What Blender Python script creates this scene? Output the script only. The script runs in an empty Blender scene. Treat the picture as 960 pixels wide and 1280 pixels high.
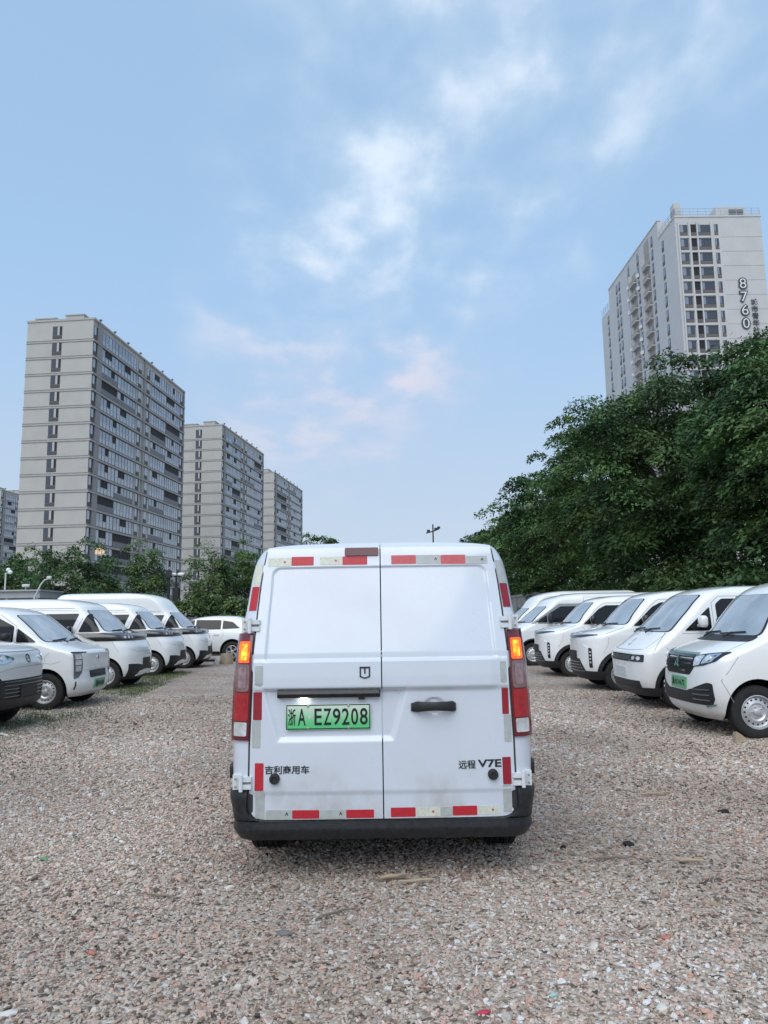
import bpy, bmesh, math, random
import numpy as np
from mathutils import Vector, Matrix

random.seed(7)
rng = np.random.default_rng(7)
R = math.radians
scene = bpy.context.scene
COL = scene.collection

# ------------------------------------------------------------------ camera
PITCH, ROLL = R(8.0), R(0.9)
cam_data = bpy.data.cameras.new('camera')
cam = bpy.data.objects.new('camera', cam_data)
COL.objects.link(cam)
fwd = Vector((0, math.cos(PITCH), math.sin(PITCH)))
rgt = Vector((1, 0, 0))
upv = rgt.cross(fwd)
r2 = rgt * math.cos(ROLL) - upv * math.sin(ROLL)
u2 = upv * math.cos(ROLL) + rgt * math.sin(ROLL)
mw = Matrix((r2, u2, -fwd)).transposed().to_4x4()
mw.translation = Vector((0, 0, 1.45))
cam.matrix_world = mw
cam_data.sensor_fit = 'VERTICAL'
cam_data.sensor_height = 36.0
cam_data.lens = 36.0 * 940 / 1280
cam_data.clip_start = 0.05
cam_data.clip_end = 4000
scene.camera = cam

# ------------------------------------------------------------------ world
SUN_EL, SUN_AZ = R(52), R(200)          # azimuth clockwise from +y
world = bpy.data.worlds.new('World')
scene.world = world
world.use_nodes = True
wn, wl = world.node_tree.nodes, world.node_tree.links
wn.clear()


def nmath(nodes, links, op, a, b=None, c=None, clamp=False):
    n = nodes.new('ShaderNodeMath'); n.operation = op; n.use_clamp = clamp
    for i, v in enumerate((a, b, c)):
        if v is None:
            continue
        if hasattr(v, 'links') or hasattr(v, 'is_linked'):
            links.new(v, n.inputs[i])
        else:
            n.inputs[i].default_value = v
    return n.outputs[0]


def nmap(nodes, links, v, a, b, c=0.0, d=1.0, smooth=True):
    n = nodes.new('ShaderNodeMapRange')
    n.interpolation_type = 'SMOOTHSTEP' if smooth else 'LINEAR'
    links.new(v, n.inputs[0])
    for i, q in enumerate((a, b, c, d)):
        n.inputs[i + 1].default_value = q
    return n.outputs[0]


CB0, CLX, CLY = 0.0, 9.3, 1.7


def build_world():
    M = lambda *a, **k: nmath(wn, wl, *a, **k)
    sky = wn.new('ShaderNodeTexSky'); sky.sky_type = 'NISHITA'
    sky.sun_disc = False
    sky.sun_elevation = SUN_EL; sky.sun_rotation = SUN_AZ
    sky.altitude = 50; sky.air_density = 1.0; sky.dust_density = 1.6; sky.ozone_density = 2.2
    tc = wn.new('ShaderNodeTexCoord')
    sp = wn.new('ShaderNodeSeparateXYZ'); wl.new(tc.outputs['Generated'], sp.inputs[0])
    zz = M('MAXIMUM', sp.outputs[2], 0.0)
    zc = M('ADD', zz, 0.16)
    u = M('DIVIDE', sp.outputs[0], zc); v = M('DIVIDE', sp.outputs[1], zc)
    cb = wn.new('ShaderNodeCombineXYZ'); wl.new(u, cb.inputs[0]); wl.new(v, cb.inputs[1])
    # streets of thin cloud running over the whole sky
    warp = wn.new('ShaderNodeTexNoise'); warp.inputs['Scale'].default_value = 1.6; warp.inputs['Detail'].default_value = 2
    wl.new(cb.outputs[0], warp.inputs['Vector'])
    lane = M('ADD', u, M('MULTIPLY', v, 0.24))
    lane = M('ADD', lane, M('MULTIPLY', M('SUBTRACT', warp.outputs[0], 0.5), 0.5))
    band = M('COSINE', M('MULTIPLY', M('SUBTRACT', lane, 0.36), 2 * math.pi / 1.9))
    band = nmap(wn, wl, band, CB0, 1.0)
    mp = wn.new('ShaderNodeMapping'); mp.inputs['Scale'].default_value = (6.0, 4.4, 1); mp.inputs['Location'].default_value = (CLX, CLY, 0.4)
    wl.new(cb.outputs[0], mp.inputs[0])
    n1 = wn.new('ShaderNodeTexNoise'); n1.inputs['Scale'].default_value = 1.0; n1.inputs['Detail'].default_value = 9
    n1.inputs['Roughness'].default_value = 0.50; n1.inputs['Distortion'].default_value = 0.1
    wl.new(mp.outputs[0], n1.inputs['Vector'])
    dens = nmap(wn, wl, n1.outputs[0], 0.48, 0.74)
    veil = nmap(wn, wl, n1.outputs[0], 0.30, 0.72)
    cl = M('MULTIPLY', dens, band)
    cl = M('ADD', M('MULTIPLY', cl, 0.44), M('MULTIPLY', M('MULTIPLY', veil, band), 0.36))
    cl = M('MULTIPLY', cl, nmap(wn, wl, zz, 0.10, 0.34))
    cl = M('MINIMUM', cl, 0.85)
    # tint of the sky: soft hazy blue, paler towards the horizon
    lift = wn.new('ShaderNodeMix'); lift.data_type = 'RGBA'
    wl.new(sky.outputs[0], lift.inputs[6]); 
    lo = wn.new('ShaderNodeMix'); lo.data_type = 'RGBA'
    lo.inputs[6].default_value = (5.9, 6.9, 8.3, 1); lo.inputs[7].default_value = (4.8, 7.3, 10.4, 1)
    wl.new(nmap(wn, wl, zz, 0.05, 0.45), lo.inputs[0]); wl.new(lo.outputs[2], lift.inputs[7])
    wl.new(nmap(wn, wl, zz, 0.0, 0.6, 0.75, 0.62), lift.inputs[0])
    # cloud colour: warmer low down
    cc = wn.new('ShaderNodeMix'); cc.data_type = 'RGBA'
    cc.inputs[6].default_value = (8.0, 7.3, 7.9, 1); cc.inputs[7].default_value = (8.4, 9.3, 10.2, 1)
    wl.new(nmap(wn, wl, zz, 0.28, 0.48), cc.inputs[0])
    mx = wn.new('ShaderNodeMix'); mx.data_type = 'RGBA'
    wl.new(cl, mx.inputs[0]); wl.new(lift.outputs[2], mx.inputs[6]); wl.new(cc.outputs[2], mx.inputs[7])
    bg = wn.new('ShaderNodeBackground'); bg.inputs[1].default_value = 0.075
    wl.new(mx.outputs[2], bg.inputs[0])
    out = wn.new('ShaderNodeOutputWorld'); wl.new(bg.outputs[0], out.inputs[0])


build_world()

# ------------------------------------------------------------------ sun
sun_data = bpy.data.lights.new('sun', 'SUN')
sun_data.energy = 1.5
sun_data.angle = R(65)
sun_data.color = (1.0, 0.95, 0.885)
sun = bpy.data.objects.new('sun', sun_data); COL.objects.link(sun)
sd = Vector((math.sin(SUN_AZ) * math.cos(SUN_EL), math.cos(SUN_AZ) * math.cos(SUN_EL), math.sin(SUN_EL)))
sun.rotation_euler = sd.to_track_quat('Z', 'Y').to_euler()
sun.location = sd * 50

vs = scene.view_settings
vs.view_transform = 'Standard'
vs.look = 'None'
vs.exposure = 0.52
vs.gamma = 1.0
vs.use_curve_mapping = False
scene.display_settings.display_device = 'sRGB'
scene.cycles.max_bounces = 6
scene.cycles.use_denoising = True

# ------------------------------------------------------------------ materials
MATS = {}


def base_mat(name):
    m = bpy.data.materials.new(name); m.use_nodes = True
    nt = m.node_tree
    b = nt.nodes['Principled BSDF']
    MATS[name] = m
    return m, nt.nodes, nt.links, b


def mat(name, col, rough=0.5, metal=0.0, spec=0.5, noise=0.0, scale=8.0, bump=0.0, bscale=60.0, coat=0.0,
        emit=None, estr=0.0, ior=None, island=0.0):
    """plain procedural material: colour broken up by noise, optional fine relief"""
    m, N, L, b = base_mat(name)
    b.inputs['Base Color'].default_value = (*col, 1)
    b.inputs['Roughness'].default_value = rough
    b.inputs['Metallic'].default_value = metal
    b.inputs['Specular IOR Level'].default_value = spec
    if ior:
        b.inputs['IOR'].default_value = ior
    b.inputs['Coat Weight'].default_value = coat
    b.inputs['Coat Roughness'].default_value = 0.06
    tc = N.new('ShaderNodeTexCoord')
    if noise > 0 or island > 0:
        hs = N.new('ShaderNodeHueSaturation')
        hs.inputs['Color'].default_value = (*col, 1)
        if noise > 0:
            n = N.new('ShaderNodeTexNoise'); n.inputs['Scale'].default_value = scale; n.inputs['Detail'].default_value = 6
            L.new(tc.outputs['Object'], n.inputs['Vector'])
            val = nmap(N, L, n.outputs[0], 0.25, 0.75, 1 - noise, 1 + noise, smooth=False)
        else:
            g = N.new('ShaderNodeNewGeometry')
            val = nmap(N, L, g.outputs['Random Per Island'], 0, 1, 1 - island, 1 + island, smooth=False)
        L.new(val, hs.inputs['Value'])
        L.new(hs.outputs[0], b.inputs['Base Color'])
    if bump > 0:
        n2 = N.new('ShaderNodeTexNoise'); n2.inputs['Scale'].default_value = bscale; n2.inputs['Detail'].default_value = 4
        L.new(tc.outputs['Object'], n2.inputs['Vector'])
        bp = N.new('ShaderNodeBump'); bp.inputs['Strength'].default_value = bump; bp.inputs['Distance'].default_value = 0.01
        L.new(n2.outputs[0], bp.inputs['Height']); L.new(bp.outputs[0], b.inputs['Normal'])
    if emit:
        b.inputs['Emission Color'].default_value = (*emit, 1)
        b.inputs['Emission Strength'].default_value = estr
    return m


def paint_mat(name, col, dirt=0.05):
    """car paint: gloss coat, faint road dirt streaks"""
    m, N, L, b = base_mat(name)
    b.inputs['Roughness'].default_value = 0.30
    b.inputs['Coat Weight'].default_value = 1.0
    b.inputs['Coat Roughness'].default_value = 0.09
    tc = N.new('ShaderNodeTexCoord')
    n = N.new('ShaderNodeTexNoise'); n.inputs['Scale'].default_value = 2.2; n.inputs['Detail'].default_value = 8; n.inputs['Roughness'].default_value = 0.65
    L.new(tc.outputs['Object'], n.inputs['Vector'])
    sp = N.new('ShaderNodeSeparateXYZ'); L.new(tc.outputs['Object'], sp.inputs[0])
    low = nmap(N, L, sp.outputs[2], 0.75, 0.25, 0.12, 1.0)
    f = nmath(N, L, 'MULTIPLY', nmap(N, L, n.outputs[0], 0.42, 0.75), low)
    f = nmath(N, L, 'MULTIPLY', f, dirt * 6, clamp=True)
    mx = N.new('ShaderNodeMix'); mx.data_type = 'RGBA'
    L.new(f, mx.inputs[0]); mx.inputs[6].default_value = (*col, 1); mx.inputs[7].default_value = (0.36, 0.32, 0.27, 1)
    L.new(mx.outputs[2], b.inputs['Base Color'])
    rr = nmap(N, L, n.outputs[0], 0.3, 0.8, 0.26, 0.42)
    L.new(rr, b.inputs['Roughness'])
    return m


paint_mat('paint_white', (0.80, 0.815, 0.805))
paint_mat('paint_cool', (0.60, 0.655, 0.73), 0.15)
paint_mat('paint_plain', (0.76, 0.79, 0.81), 0.06)
paint_mat('paint_cream', (0.76, 0.78, 0.75))
paint_mat('paint_silver', (0.62, 0.65, 0.66))
paint_mat('paint_black', (0.012, 0.013, 0.015), 0.03)
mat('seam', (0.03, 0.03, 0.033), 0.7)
mat('seam_soft', (0.25, 0.27, 0.28), 0.6)
mat('black_plastic', (0.015, 0.016, 0.018), 0.5, noise=0.25, scale=14, bump=0.12, bscale=180)
mat('bumper_plastic', (0.015, 0.017, 0.020), 0.42, noise=0.6, scale=38, bump=0.14, bscale=110)
mat('black_gloss', (0.010, 0.011, 0.013), 0.12, coat=0.4)
mat('arch_dark', (0.008, 0.008, 0.008), 0.9)
mat('glass', (0.012, 0.014, 0.016), 0.06, spec=0.5, ior=1.42)
mat('windshield', (0.30, 0.345, 0.38), 0.04, spec=1.0, ior=2.2, noise=0.35, scale=2.0)  # pale base colour stands in for reflected sky and a light cabin
mat('tyre', (0.018, 0.018, 0.018), 0.82, noise=0.3, scale=20, bump=0.2, bscale=140)
mat('steel_rim', (0.58, 0.59, 0.60), 0.38, metal=0.6, noise=0.15, scale=14)
mat('rim_dark', (0.03, 0.03, 0.03), 0.7)
mat('chrome', (0.72, 0.74, 0.76), 0.14, metal=1.0)
mat('lamp_clear', (0.66, 0.69, 0.71), 0.10, metal=0.35, coat=0.8, noise=0.35, scale=24)
mat('lamp_dark', (0.10, 0.11, 0.12), 0.12, coat=0.8)
mat('lamp_red', (0.36, 0.010, 0.018), 0.14, coat=0.8, noise=0.25, scale=30)
mat('lamp_red_dark', (0.13, 0.006, 0.012), 0.14, coat=0.8)
mat('lamp_smoke', (0.19, 0.11, 0.115), 0.12, coat=0.8, noise=0.3, scale=22)


def lit_lens(name, cols, strength, scale):
    """lamp lens lit from within: the bulb's glow is broken up by the lens pattern"""
    m, N, L, b = base_mat(name)
    b.inputs['Base Color'].default_value = (0.6, 0.10, 0.02, 1); b.inputs['Roughness'].default_value = 0.15
    tc = N.new('ShaderNodeTexCoord'); n = N.new('ShaderNodeTexNoise'); n.inputs['Scale'].default_value = scale; n.inputs['Detail'].default_value = 2
    L.new(tc.outputs['Object'], n.inputs['Vector'])
    cr = N.new('ShaderNodeValToRGB'); e = cr.color_ramp.elements; e.new(0.5)
    for q, p, c in zip(e, (0.34, 0.50, 0.66), cols):
        q.position = p; q.color = (*c, 1)
    L.new(n.outputs[0], cr.inputs[0]); L.new(cr.outputs[0], b.inputs['Emission Color']); b.inputs['Emission Strength'].default_value = strength


lit_lens('lamp_amber', ((0.55, 0.015, 0.0), (1.0, 0.07, 0.002), (1.0, 0.16, 0.006)), 0.9, 28)
lit_lens('lamp_amber_core', ((1.0, 0.12, 0.004), (1.0, 0.34, 0.012), (1.0, 0.62, 0.06)), 1.25, 26)
mat('plate_light', (0.9, 0.9, 0.85), 0.3, emit=(1.0, 0.97, 0.88), estr=14.0)
mat('brake_lens', (0.085, 0.018, 0.024), 0.4, coat=0.15)
mat('tape_red', (0.46, 0.018, 0.030), 0.38, noise=0.10, scale=40)
mat('tape_red_dark', (0.27, 0.012, 0.025), 0.38, noise=0.10, scale=40)
mat('tape_red_pale', (0.50, 0.085, 0.095), 0.42, noise=0.12, scale=40)
mat('tape_grey', (0.40, 0.43, 0.42), 0.36, noise=0.10, scale=30)
mat('tape_worn', (0.60, 0.62, 0.53), 0.5, noise=0.16, scale=60)
mat('rubber', (0.02, 0.02, 0.02), 0.6)
mat('text_black', (0.012, 0.013, 0.02), 0.35)
mat('screw', (0.6, 0.6, 0.52), 0.3, metal=0.8)
mat('hinge', (0.70, 0.73, 0.75), 0.35, metal=0.1, noise=0.1, scale=30)
mat('teal_trim', (0.20, 0.34, 0.33), 0.3, metal=0.6)
mat('plate_blank', (0.55, 0.58, 0.58), 0.5)


def plate_mat():
    m, N, L, b = base_mat('plate_green')
    tc = N.new('ShaderNodeTexCoord'); sp = N.new('ShaderNodeSeparateXYZ'); L.new(tc.outputs['Object'], sp.inputs[0])
    f = nmap(N, L, sp.outputs[2], 0.08, -0.05)
    mx = N.new('ShaderNodeMix'); mx.data_type = 'RGBA'; L.new(f, mx.inputs[0])
    mx.inputs[6].default_value = (0.66, 0.76, 0.66, 1); mx.inputs[7].default_value = (0.10, 0.55, 0.20, 1)
    L.new(mx.outputs[2], b.inputs['Base Color']); b.inputs['Roughness'].default_value = 0.35


plate_mat()

# ------------------------------------------------------------------ mesh helpers


class MB:
    def __init__(self):
        self.v, self.f, self.m = [], [], []

    def add(self, vs_, fs_, mi=0):
        o = len(self.v)
        self.v.extend([tuple(p) for p in vs_])
        for f in fs_:
            self.f.append(tuple(i + o for i in f)); self.m.append(mi)
        return self

    def box(self, x0, x1, y0, y1, z0, z1, mi=0):
        vs_ = [(x, y, z) for x in (x0, x1) for y in (y0, y1) for z in (z0, z1)]
        return self.add(vs_, [(0, 1, 3, 2), (4, 6, 7, 5), (0, 4, 5, 1), (2, 3, 7, 6), (0, 2, 6, 4), (1, 5, 7, 3)], mi)

    def grid(self, P, mi=0, wrap=False):
        P = np.asarray(P, float); n, k = P.shape[:2]
        fs_ = []
        for i in range(n - 1):
            for j in range(k - (0 if wrap else 1)):
                j2 = (j + 1) % k
                fs_.append((i * k + j, i * k + j2, (i + 1) * k + j2, (i + 1) * k + j))
        return self.add(P.reshape(-1, 3), fs_, mi)

    def tube(self, pts, r, n=6, mi=0, caps=True):
        pts = [Vector(p) for p in pts]
        rs = r if hasattr(r, '__len__') else [r] * len(pts)
        rings = []
        for i, p in enumerate(pts):
            d = (pts[min(i + 1, len(pts) - 1)] - pts[max(i - 1, 0)]).normalized()
            a = d.orthogonal().normalized() if i == 0 else (rings_a - d * rings_a.dot(d)).normalized()
            rings_a = a
            b = d.cross(a)
            rings.append([p + (a * math.cos(t) + b * math.sin(t)) * rs[i] for t in [2 * math.pi * q / n for q in range(n)]])
        self.grid([[tuple(q) for q in rg] for rg in rings], mi, wrap=True)
        if caps:
            for rg in (rings[0][::-1], rings[-1]):
                self.add([tuple(q) for q in rg], [tuple(range(n))], mi)
        return self

    def lathe(self, prof, n=24, axis='z', centre=(0, 0, 0), mi=0):
        """prof: (radius, height) pairs"""
        rows = []
        for r_, h in prof:
            row = []
            for q in range(n):
                t = 2 * math.pi * q / n
                a, b = r_ * math.cos(t), r_ * math.sin(t)
                p = (a, b, h) if axis == 'z' else ((a, h, b) if axis == 'y' else (h, a, b))
                row.append((p[0] + centre[0], p[1] + centre[1], p[2] + centre[2]))
            rows.append(row)
        return self.grid(rows, mi, wrap=True)

    def prism(self, poly, f0, f1, mi=0):
        """poly in 2D, f0/f1 map a 2D point to the two 3D faces"""
        n = len(poly)
        vs_ = [f0(*p) for p in poly] + [f1(*p) for p in poly]
        fs_ = [tuple(range(n))[::-1], tuple(range(n, 2 * n))] + [(i, (i + 1) % n, n + (i + 1) % n, n + i) for i in range(n)]
        return self.add(vs_, fs_, mi)

    def mesh(self, name, mats, smooth=None, merge=False):
        me = bpy.data.meshes.new(name)
        me.from_pydata(self.v, [], self.f)
        if isinstance(mats, str):
            mats = [mats]
        for q in mats:
            me.materials.append(MATS[q])
        if len(mats) > 1:
            me.polygons.foreach_set('material_index', self.m)
        if merge:
            bm = bmesh.new(); bm.from_mesh(me)
            bmesh.ops.remove_doubles(bm, verts=bm.verts, dist=1e-5)
            bmesh.ops.recalc_face_normals(bm, faces=bm.faces)
            bm.to_mesh(me); bm.free()
        if smooth is not None:
            me.polygons.foreach_set('use_smooth', [True] * len(me.polygons))
            me.set_sharp_from_angle(angle=R(smooth))
        me.update()
        return me

    def build(self, name, mats, parent=None, smooth=None, loc=None, merge=False):
        return link(name, self.mesh(name, mats, smooth, merge), parent, loc)


def link(name, data, parent=None, loc=None):
    o = bpy.data.objects.new(name, data)
    COL.objects.link(o)
    if parent is not None:
        o.parent = parent
    if loc is not None:
        o.location = loc
    return o


def tag(o, label=None, cat=None, group=None, kind=None):
    if label: o['label'] = label
    if cat: o['category'] = cat
    if group: o['group'] = group
    if kind: o['kind'] = kind
    return o


def empty(name, loc=(0, 0, 0), rz=0.0):
    o = link(name, None, None, loc); o.rotation_euler = (0, 0, rz); o.empty_display_size = 0.2
    return o


def children_of(o):
    return [c for c in COL.objects if c.parent == o]


def copy_tree(o, parent=None):
    c = o.copy(); COL.objects.link(c); c.parent = parent
    for ch in o.children:
        copy_tree(ch, c)
    return c


def rpoly(pts, r=0.02, n=4):
    """round the corners of a polygon; r may be a list"""
    out = []
    k = len(pts)
    rs = r if hasattr(r, '__len__') else [r] * k
    for i in range(k):
        p = Vector(pts[i]); a = Vector(pts[i - 1]) - p; b = Vector(pts[(i + 1) % k]) - p
        q = min(rs[i], a.length * 0.48, b.length * 0.48)
        if q < 1e-4:
            out.append(tuple(p)); continue
        s, e = p + a.normalized() * q, p + b.normalized() * q
        for j in range(n + 1):
            t = j / n
            out.append(tuple(s * (1 - t) ** 2 + p * 2 * t * (1 - t) + e * t * t))
    return out


def rect(x0, x1, y0, y1, r=0.0, n=4):
    p = [(x0, y0), (x1, y0), (x1, y1), (x0, y1)]
    return rpoly(p, r, n) if r else p


def circle(cx, cy, r, n=16, ry=None):
    return [(cx + r * math.cos(2 * math.pi * i / n), cy + (ry or r) * math.sin(2 * math.pi * i / n)) for i in range(n)]


def patch(mb, fmap, poly, off=0.0, th=0.006, cell=0.08, mi=0, sink=0.012):
    """panel that follows a surface: poly in surface coordinates, fmap(u, v, offset) -> points"""
    bm = bmesh.new()
    vv = [bm.verts.new((p[0], p[1], 0)) for p in poly]
    bm.faces.new(vv)
    us = [p[0] for p in poly]; ws = [p[1] for p in poly]
    for ax, lo, hi in ((0, min(us), max(us)), (1, min(ws), max(ws))):
        k = int((hi - lo) / cell)
        for i in range(1, k + 1):
            c = lo + (hi - lo) * i / (k + 1)
            co = (c, 0, 0) if ax == 0 else (0, c, 0)
            no = (1, 0, 0) if ax == 0 else (0, 1, 0)
            bmesh.ops.bisect_plane(bm, geom=bm.verts[:] + bm.edges[:] + bm.faces[:], plane_co=co, plane_no=no, dist=1e-5)
    bm.verts.ensure_lookup_table(); bm.verts.index_update()
    uv = np.array([(v.co.x, v.co.y) for v in bm.verts])
    outer = fmap(uv[:, 0], uv[:, 1], off + th)
    inner = fmap(uv[:, 0], uv[:, 1], off - sink)
    fs_ = [tuple(v.index for v in f.verts) for f in bm.faces]
    n = len(uv)
    sk = []
    for e in bm.edges:
        if len(e.link_faces) == 1:
            a, b = e.verts[0].index, e.verts[1].index
            sk.append((a, b, b + n, a + n))
    bm.free()
    mb.add(np.vstack([outer, inner]), fs_ + sk, mi)
    return mb


def pchip(x, y):
    x = np.asarray(x, float); y = np.asarray(y, float)
    h = np.diff(x); d = np.diff(y) / h
    m = np.zeros_like(y)
    m[0], m[-1] = d[0], d[-1]
    for i in range(1, len(x) - 1):
        if d[i - 1] * d[i] > 0:
            w1, w2 = 2 * h[i] + h[i - 1], h[i] + 2 * h[i - 1]
            m[i] = (w1 + w2) / (w1 / d[i - 1] + w2 / d[i])

    def f(q):
        q = np.clip(q, x[0], x[-1])
        i = np.clip(np.searchsorted(x, q) - 1, 0, len(x) - 2)
        t = (q - x[i]) / h[i]
        return ((1 + 2 * t) * (1 - t) ** 2 * y[i] + t * (1 - t) ** 2 * h[i] * m[i]
                + t * t * (3 - 2 * t) * y[i + 1] + t * t * (t - 1) * h[i] * m[i + 1])
    return f


class Shell:
    """a vehicle body as a stack of rounded outlines; s runs back from the nose (x = -s)"""
    def __init__(self, rows, rr=0.12, nr=2.3):
        a = np.array(rows, float)
        self.z0, self.z1 = a[0, 0], a[-1, 0]
        zt = np.linspace(self.z0, self.z1, 900)
        self.zt = zt
        self.cols = [pchip(a[:, 0], a[:, k])(zt) for k in range(1, 6)]      # sf, w, rf, nf, sr
        self.rr, self.nr = rr, nr

    def par(self, z):
        return [np.interp(z, self.zt, c) for c in self.cols]

    def yside(self, s, z):
        sf, w, rf, nf, sr = self.par(z)
        a = np.clip((sf + rf - s) / rf, 0, 0.9995)
        b = np.clip((s - (sr - self.rr)) / self.rr, 0, 0.9995)
        return w * (1 - a ** nf) ** (1 / nf) - self.rr * (1 - (1 - b ** self.nr) ** (1 / self.nr))

    def sfront(self, y, z):
        sf, w, rf, nf, sr = self.par(z)
        q = np.clip(np.abs(y) / w, 0, 0.9995)
        return sf + rf * (1 - (1 - q ** nf) ** (1 / nf))

    def srear(self, y, z):
        sf, w, rf, nf, sr = self.par(z)
        q = np.clip((np.abs(y) - (w - self.rr)) / self.rr, 0, 0.9995)
        return sr - self.rr * (1 - (1 - q ** self.nr) ** (1 / self.nr))

    def _off(self, P, du, dv, ref, off):
        n = np.cross(du, dv); n /= np.linalg.norm(n, axis=1)[:, None] + 1e-12
        n *= np.sign((n * ref).sum(1))[:, None]
        return P + n * np.asarray(off)

    def fmap(self, y, z, off=0.0, rear=False):
        g = self.srear if rear else self.sfront
        f = lambda a, b: np.stack([-g(a, b), a + 0 * b, b + 0 * a], 1)
        h = 0.003
        return self._off(f(y, z), f(y + h, z) - f(y - h, z), f(y, z + h) - f(y, z - h), np.array([-1.0 if rear else 1.0, 0, 0.02]), off)

    def rmap(self, y, z, off=0.0):
        return self.fmap(y, z, off, True)

    def smap(self, side):
        def g(s, z, off=0.0):
            f = lambda a, b: np.stack([-a + 0 * b, side * self.yside(a, b), b + 0 * a], 1)
            h = 0.003
            return self._off(f(s, z), f(s + h, z) - f(s - h, z), f(s, z + h) - f(s, z - h), np.array([0, side * 1.0, 0.02]), off)
        return g

    def outline(self, z, nf_=22, ns=18, nr_=8):
        sf, w, rf, nf, sr = [float(q) for q in self.par(z)]
        rr = min(self.rr, w * 0.9)
        pts = []
        for i in range(nf_ + 1):
            t = math.pi / 2 * i / nf_
            pts.append((sf + rf * (1 - max(math.cos(t), 0) ** (2 / nf)), w * math.sin(t) ** (2 / nf)))
        for i in range(1, ns):
            pts.append((sf + rf + (sr - rr - sf - rf) * i / ns, w))
        for i in range(nr_ + 1):
            t = math.pi / 2 * i / nr_
            pts.append((sr - rr + rr * math.sin(t) ** (2 / self.nr), (w - rr) + rr * max(math.cos(t), 0) ** (2 / self.nr)))
        pts.append((sr, 0.0))
        half = pts
        other = [(s, -y) for s, y in half[1:-1]][::-1]
        return [(-s, y, z) for s, y in half + other]

    def body(self, name, mats, parent, arches, R_arch, nz=90, zc=None, arch_in=0.45):
        """closed skin with wheel arches cut out; mats = [paint, arch]"""
        zt = self.zt; d = np.sqrt(np.diff(zt) ** 2 + (np.diff(self.cols[0]) * 0.6) ** 2 + np.diff(self.cols[1]) ** 2)
        cum = np.concatenate([[0], np.cumsum(d)]); zs = np.interp(np.linspace(0, cum[-1], nz), cum, zt)
        mb = MB()
        rows = [self.outline(z) for z in zs]
        mb.grid(rows, 0, wrap=True)
        k = len(rows[0])
        mb.f.append(tuple(range(k))[::-1]); mb.m.append(0)
        o = (nz - 1) * k
        mb.f.append(tuple(range(o, o + k))); mb.m.append(0)
        me = mb.mesh(name, mats, None, merge=True)
        ob = link(name, me, parent)
        cut = MB()
        zc = zc if zc is not None else R_arch - 0.06
        for s in arches:
            for sd_ in (-1, 1):
                prof = [(0.0001, sd_ * arch_in), (R_arch, sd_ * arch_in), (R_arch, sd_ * 1.3), (0.0001, sd_ * 1.3)]
                cut.lathe(prof, 40, 'y', (-s, 0, zc))
        cme = cut.mesh('cut', ['arch_dark'], None, merge=True)
        co = link('cut', cme)
        md = ob.modifiers.new('b', 'BOOLEAN'); md.object = co; md.operation = 'DIFFERENCE'; md.solver = 'EXACT'
        ob.parent = None
        bpy.context.view_layer.update()
        dg = bpy.context.evaluated_depsgraph_get()
        res = bpy.data.meshes.new_from_object(ob.evaluated_get(dg))
        ob.modifiers.clear(); ob.data = res; ob.parent = parent
        bpy.data.objects.remove(co); bpy.data.meshes.remove(me)
        res.name = name
        if len(res.materials) < 2:
            res.materials.clear()
            for q in mats:
                res.materials.append(MATS[q])
        for p in res.polygons:
            c = p.center
            dark = False
            for s in arches:
                rr_ = math.hypot(c.x + s, c.z - zc)
                if rr_ < R_arch + 0.004 and abs(c.y) < self.par(np.array([c.z]))[1][0] - 0.003 and abs(c.y) >= arch_in - 0.01:
                    nrm = p.normal
                    rad = Vector((-(c.x + s), 0, -(c.z - zc)))
                    if (rad.length > 0 and nrm.dot(rad.normalized()) > 0.5) or abs(abs(c.y) - arch_in) < 0.004:
                        dark = True
            p.material_index = 1 if dark else 0
        res.polygons.foreach_set('use_smooth', [True] * len(res.polygons))
        res.set_sharp_from_angle(angle=R(28))
        return ob

    def wrap(self, mb, z0, z1, s_end, off=0.004, th=0.01, mi=0, nz=5, s_end1=None, prof=None):
        """band round the nose from z0 to z1 reaching back to s_end on both sides"""
        rows = []
        zs = np.linspace(z0, z1, nz)
        for zi, z in enumerate(zs):
            sf, w, rf, nf, sr = [float(q) for q in self.par(z)]
            se = s_end if s_end1 is None else s_end + (s_end1 - s_end) * zi / (nz - 1)
            half = []
            for i in range(15):
                t = math.pi / 2 * i / 14
                half.append((sf + rf * (1 - max(math.cos(t), 0) ** (2 / nf)), w * math.sin(t) ** (2 / nf)))
            half = [q for q in half if q[0] < se - 0.004]
            ye = float(self.yside(np.array([se]), np.array([z]))[0])
            half += [(half[-1][0] + (se - half[-1][0]) * k / 4, 0) for k in range(1, 5)]
            half = [(s, y if y or s == half[0][0] else float(self.yside(np.array([s]), np.array([z]))[0])) for s, y in half]
            # resample to a fixed count by arc length
            hp = np.array(half); L_ = np.concatenate([[0], np.cumsum(np.hypot(*np.diff(hp, axis=0).T))])
            tt = np.linspace(0, L_[-1], 20)
            hs, hy = np.interp(tt, L_, hp[:, 0]), np.interp(tt, L_, hp[:, 1])
            full = [(s, -y) for s, y in zip(hs[::-1], hy[::-1])] + [(s, y) for s, y in zip(hs[1:], hy[1:])]
            rows.append([(-s, y, z) for s, y in full])
        P = np.array(rows)
        du = np.gradient(P, axis=1); dv = np.gradient(P, axis=0)
        n = np.cross(du, dv); n /= np.linalg.norm(n, axis=2)[:, :, None] + 1e-9
        ref = P.copy(); ref[:, :, 0] += s_end + 0.4; ref[:, :, 2] = 0
        n *= np.sign((n * ref).sum(2))[:, :, None]
        pr = np.array(prof if prof is not None else [1.0] * nz)[:, None, None]
        outer = P + n * (off + th) * pr; inner = P - n * 0.015
        full = np.concatenate([inner[:1], outer, inner[-1:]], 0)
        mb.grid(full, mi)
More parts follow.
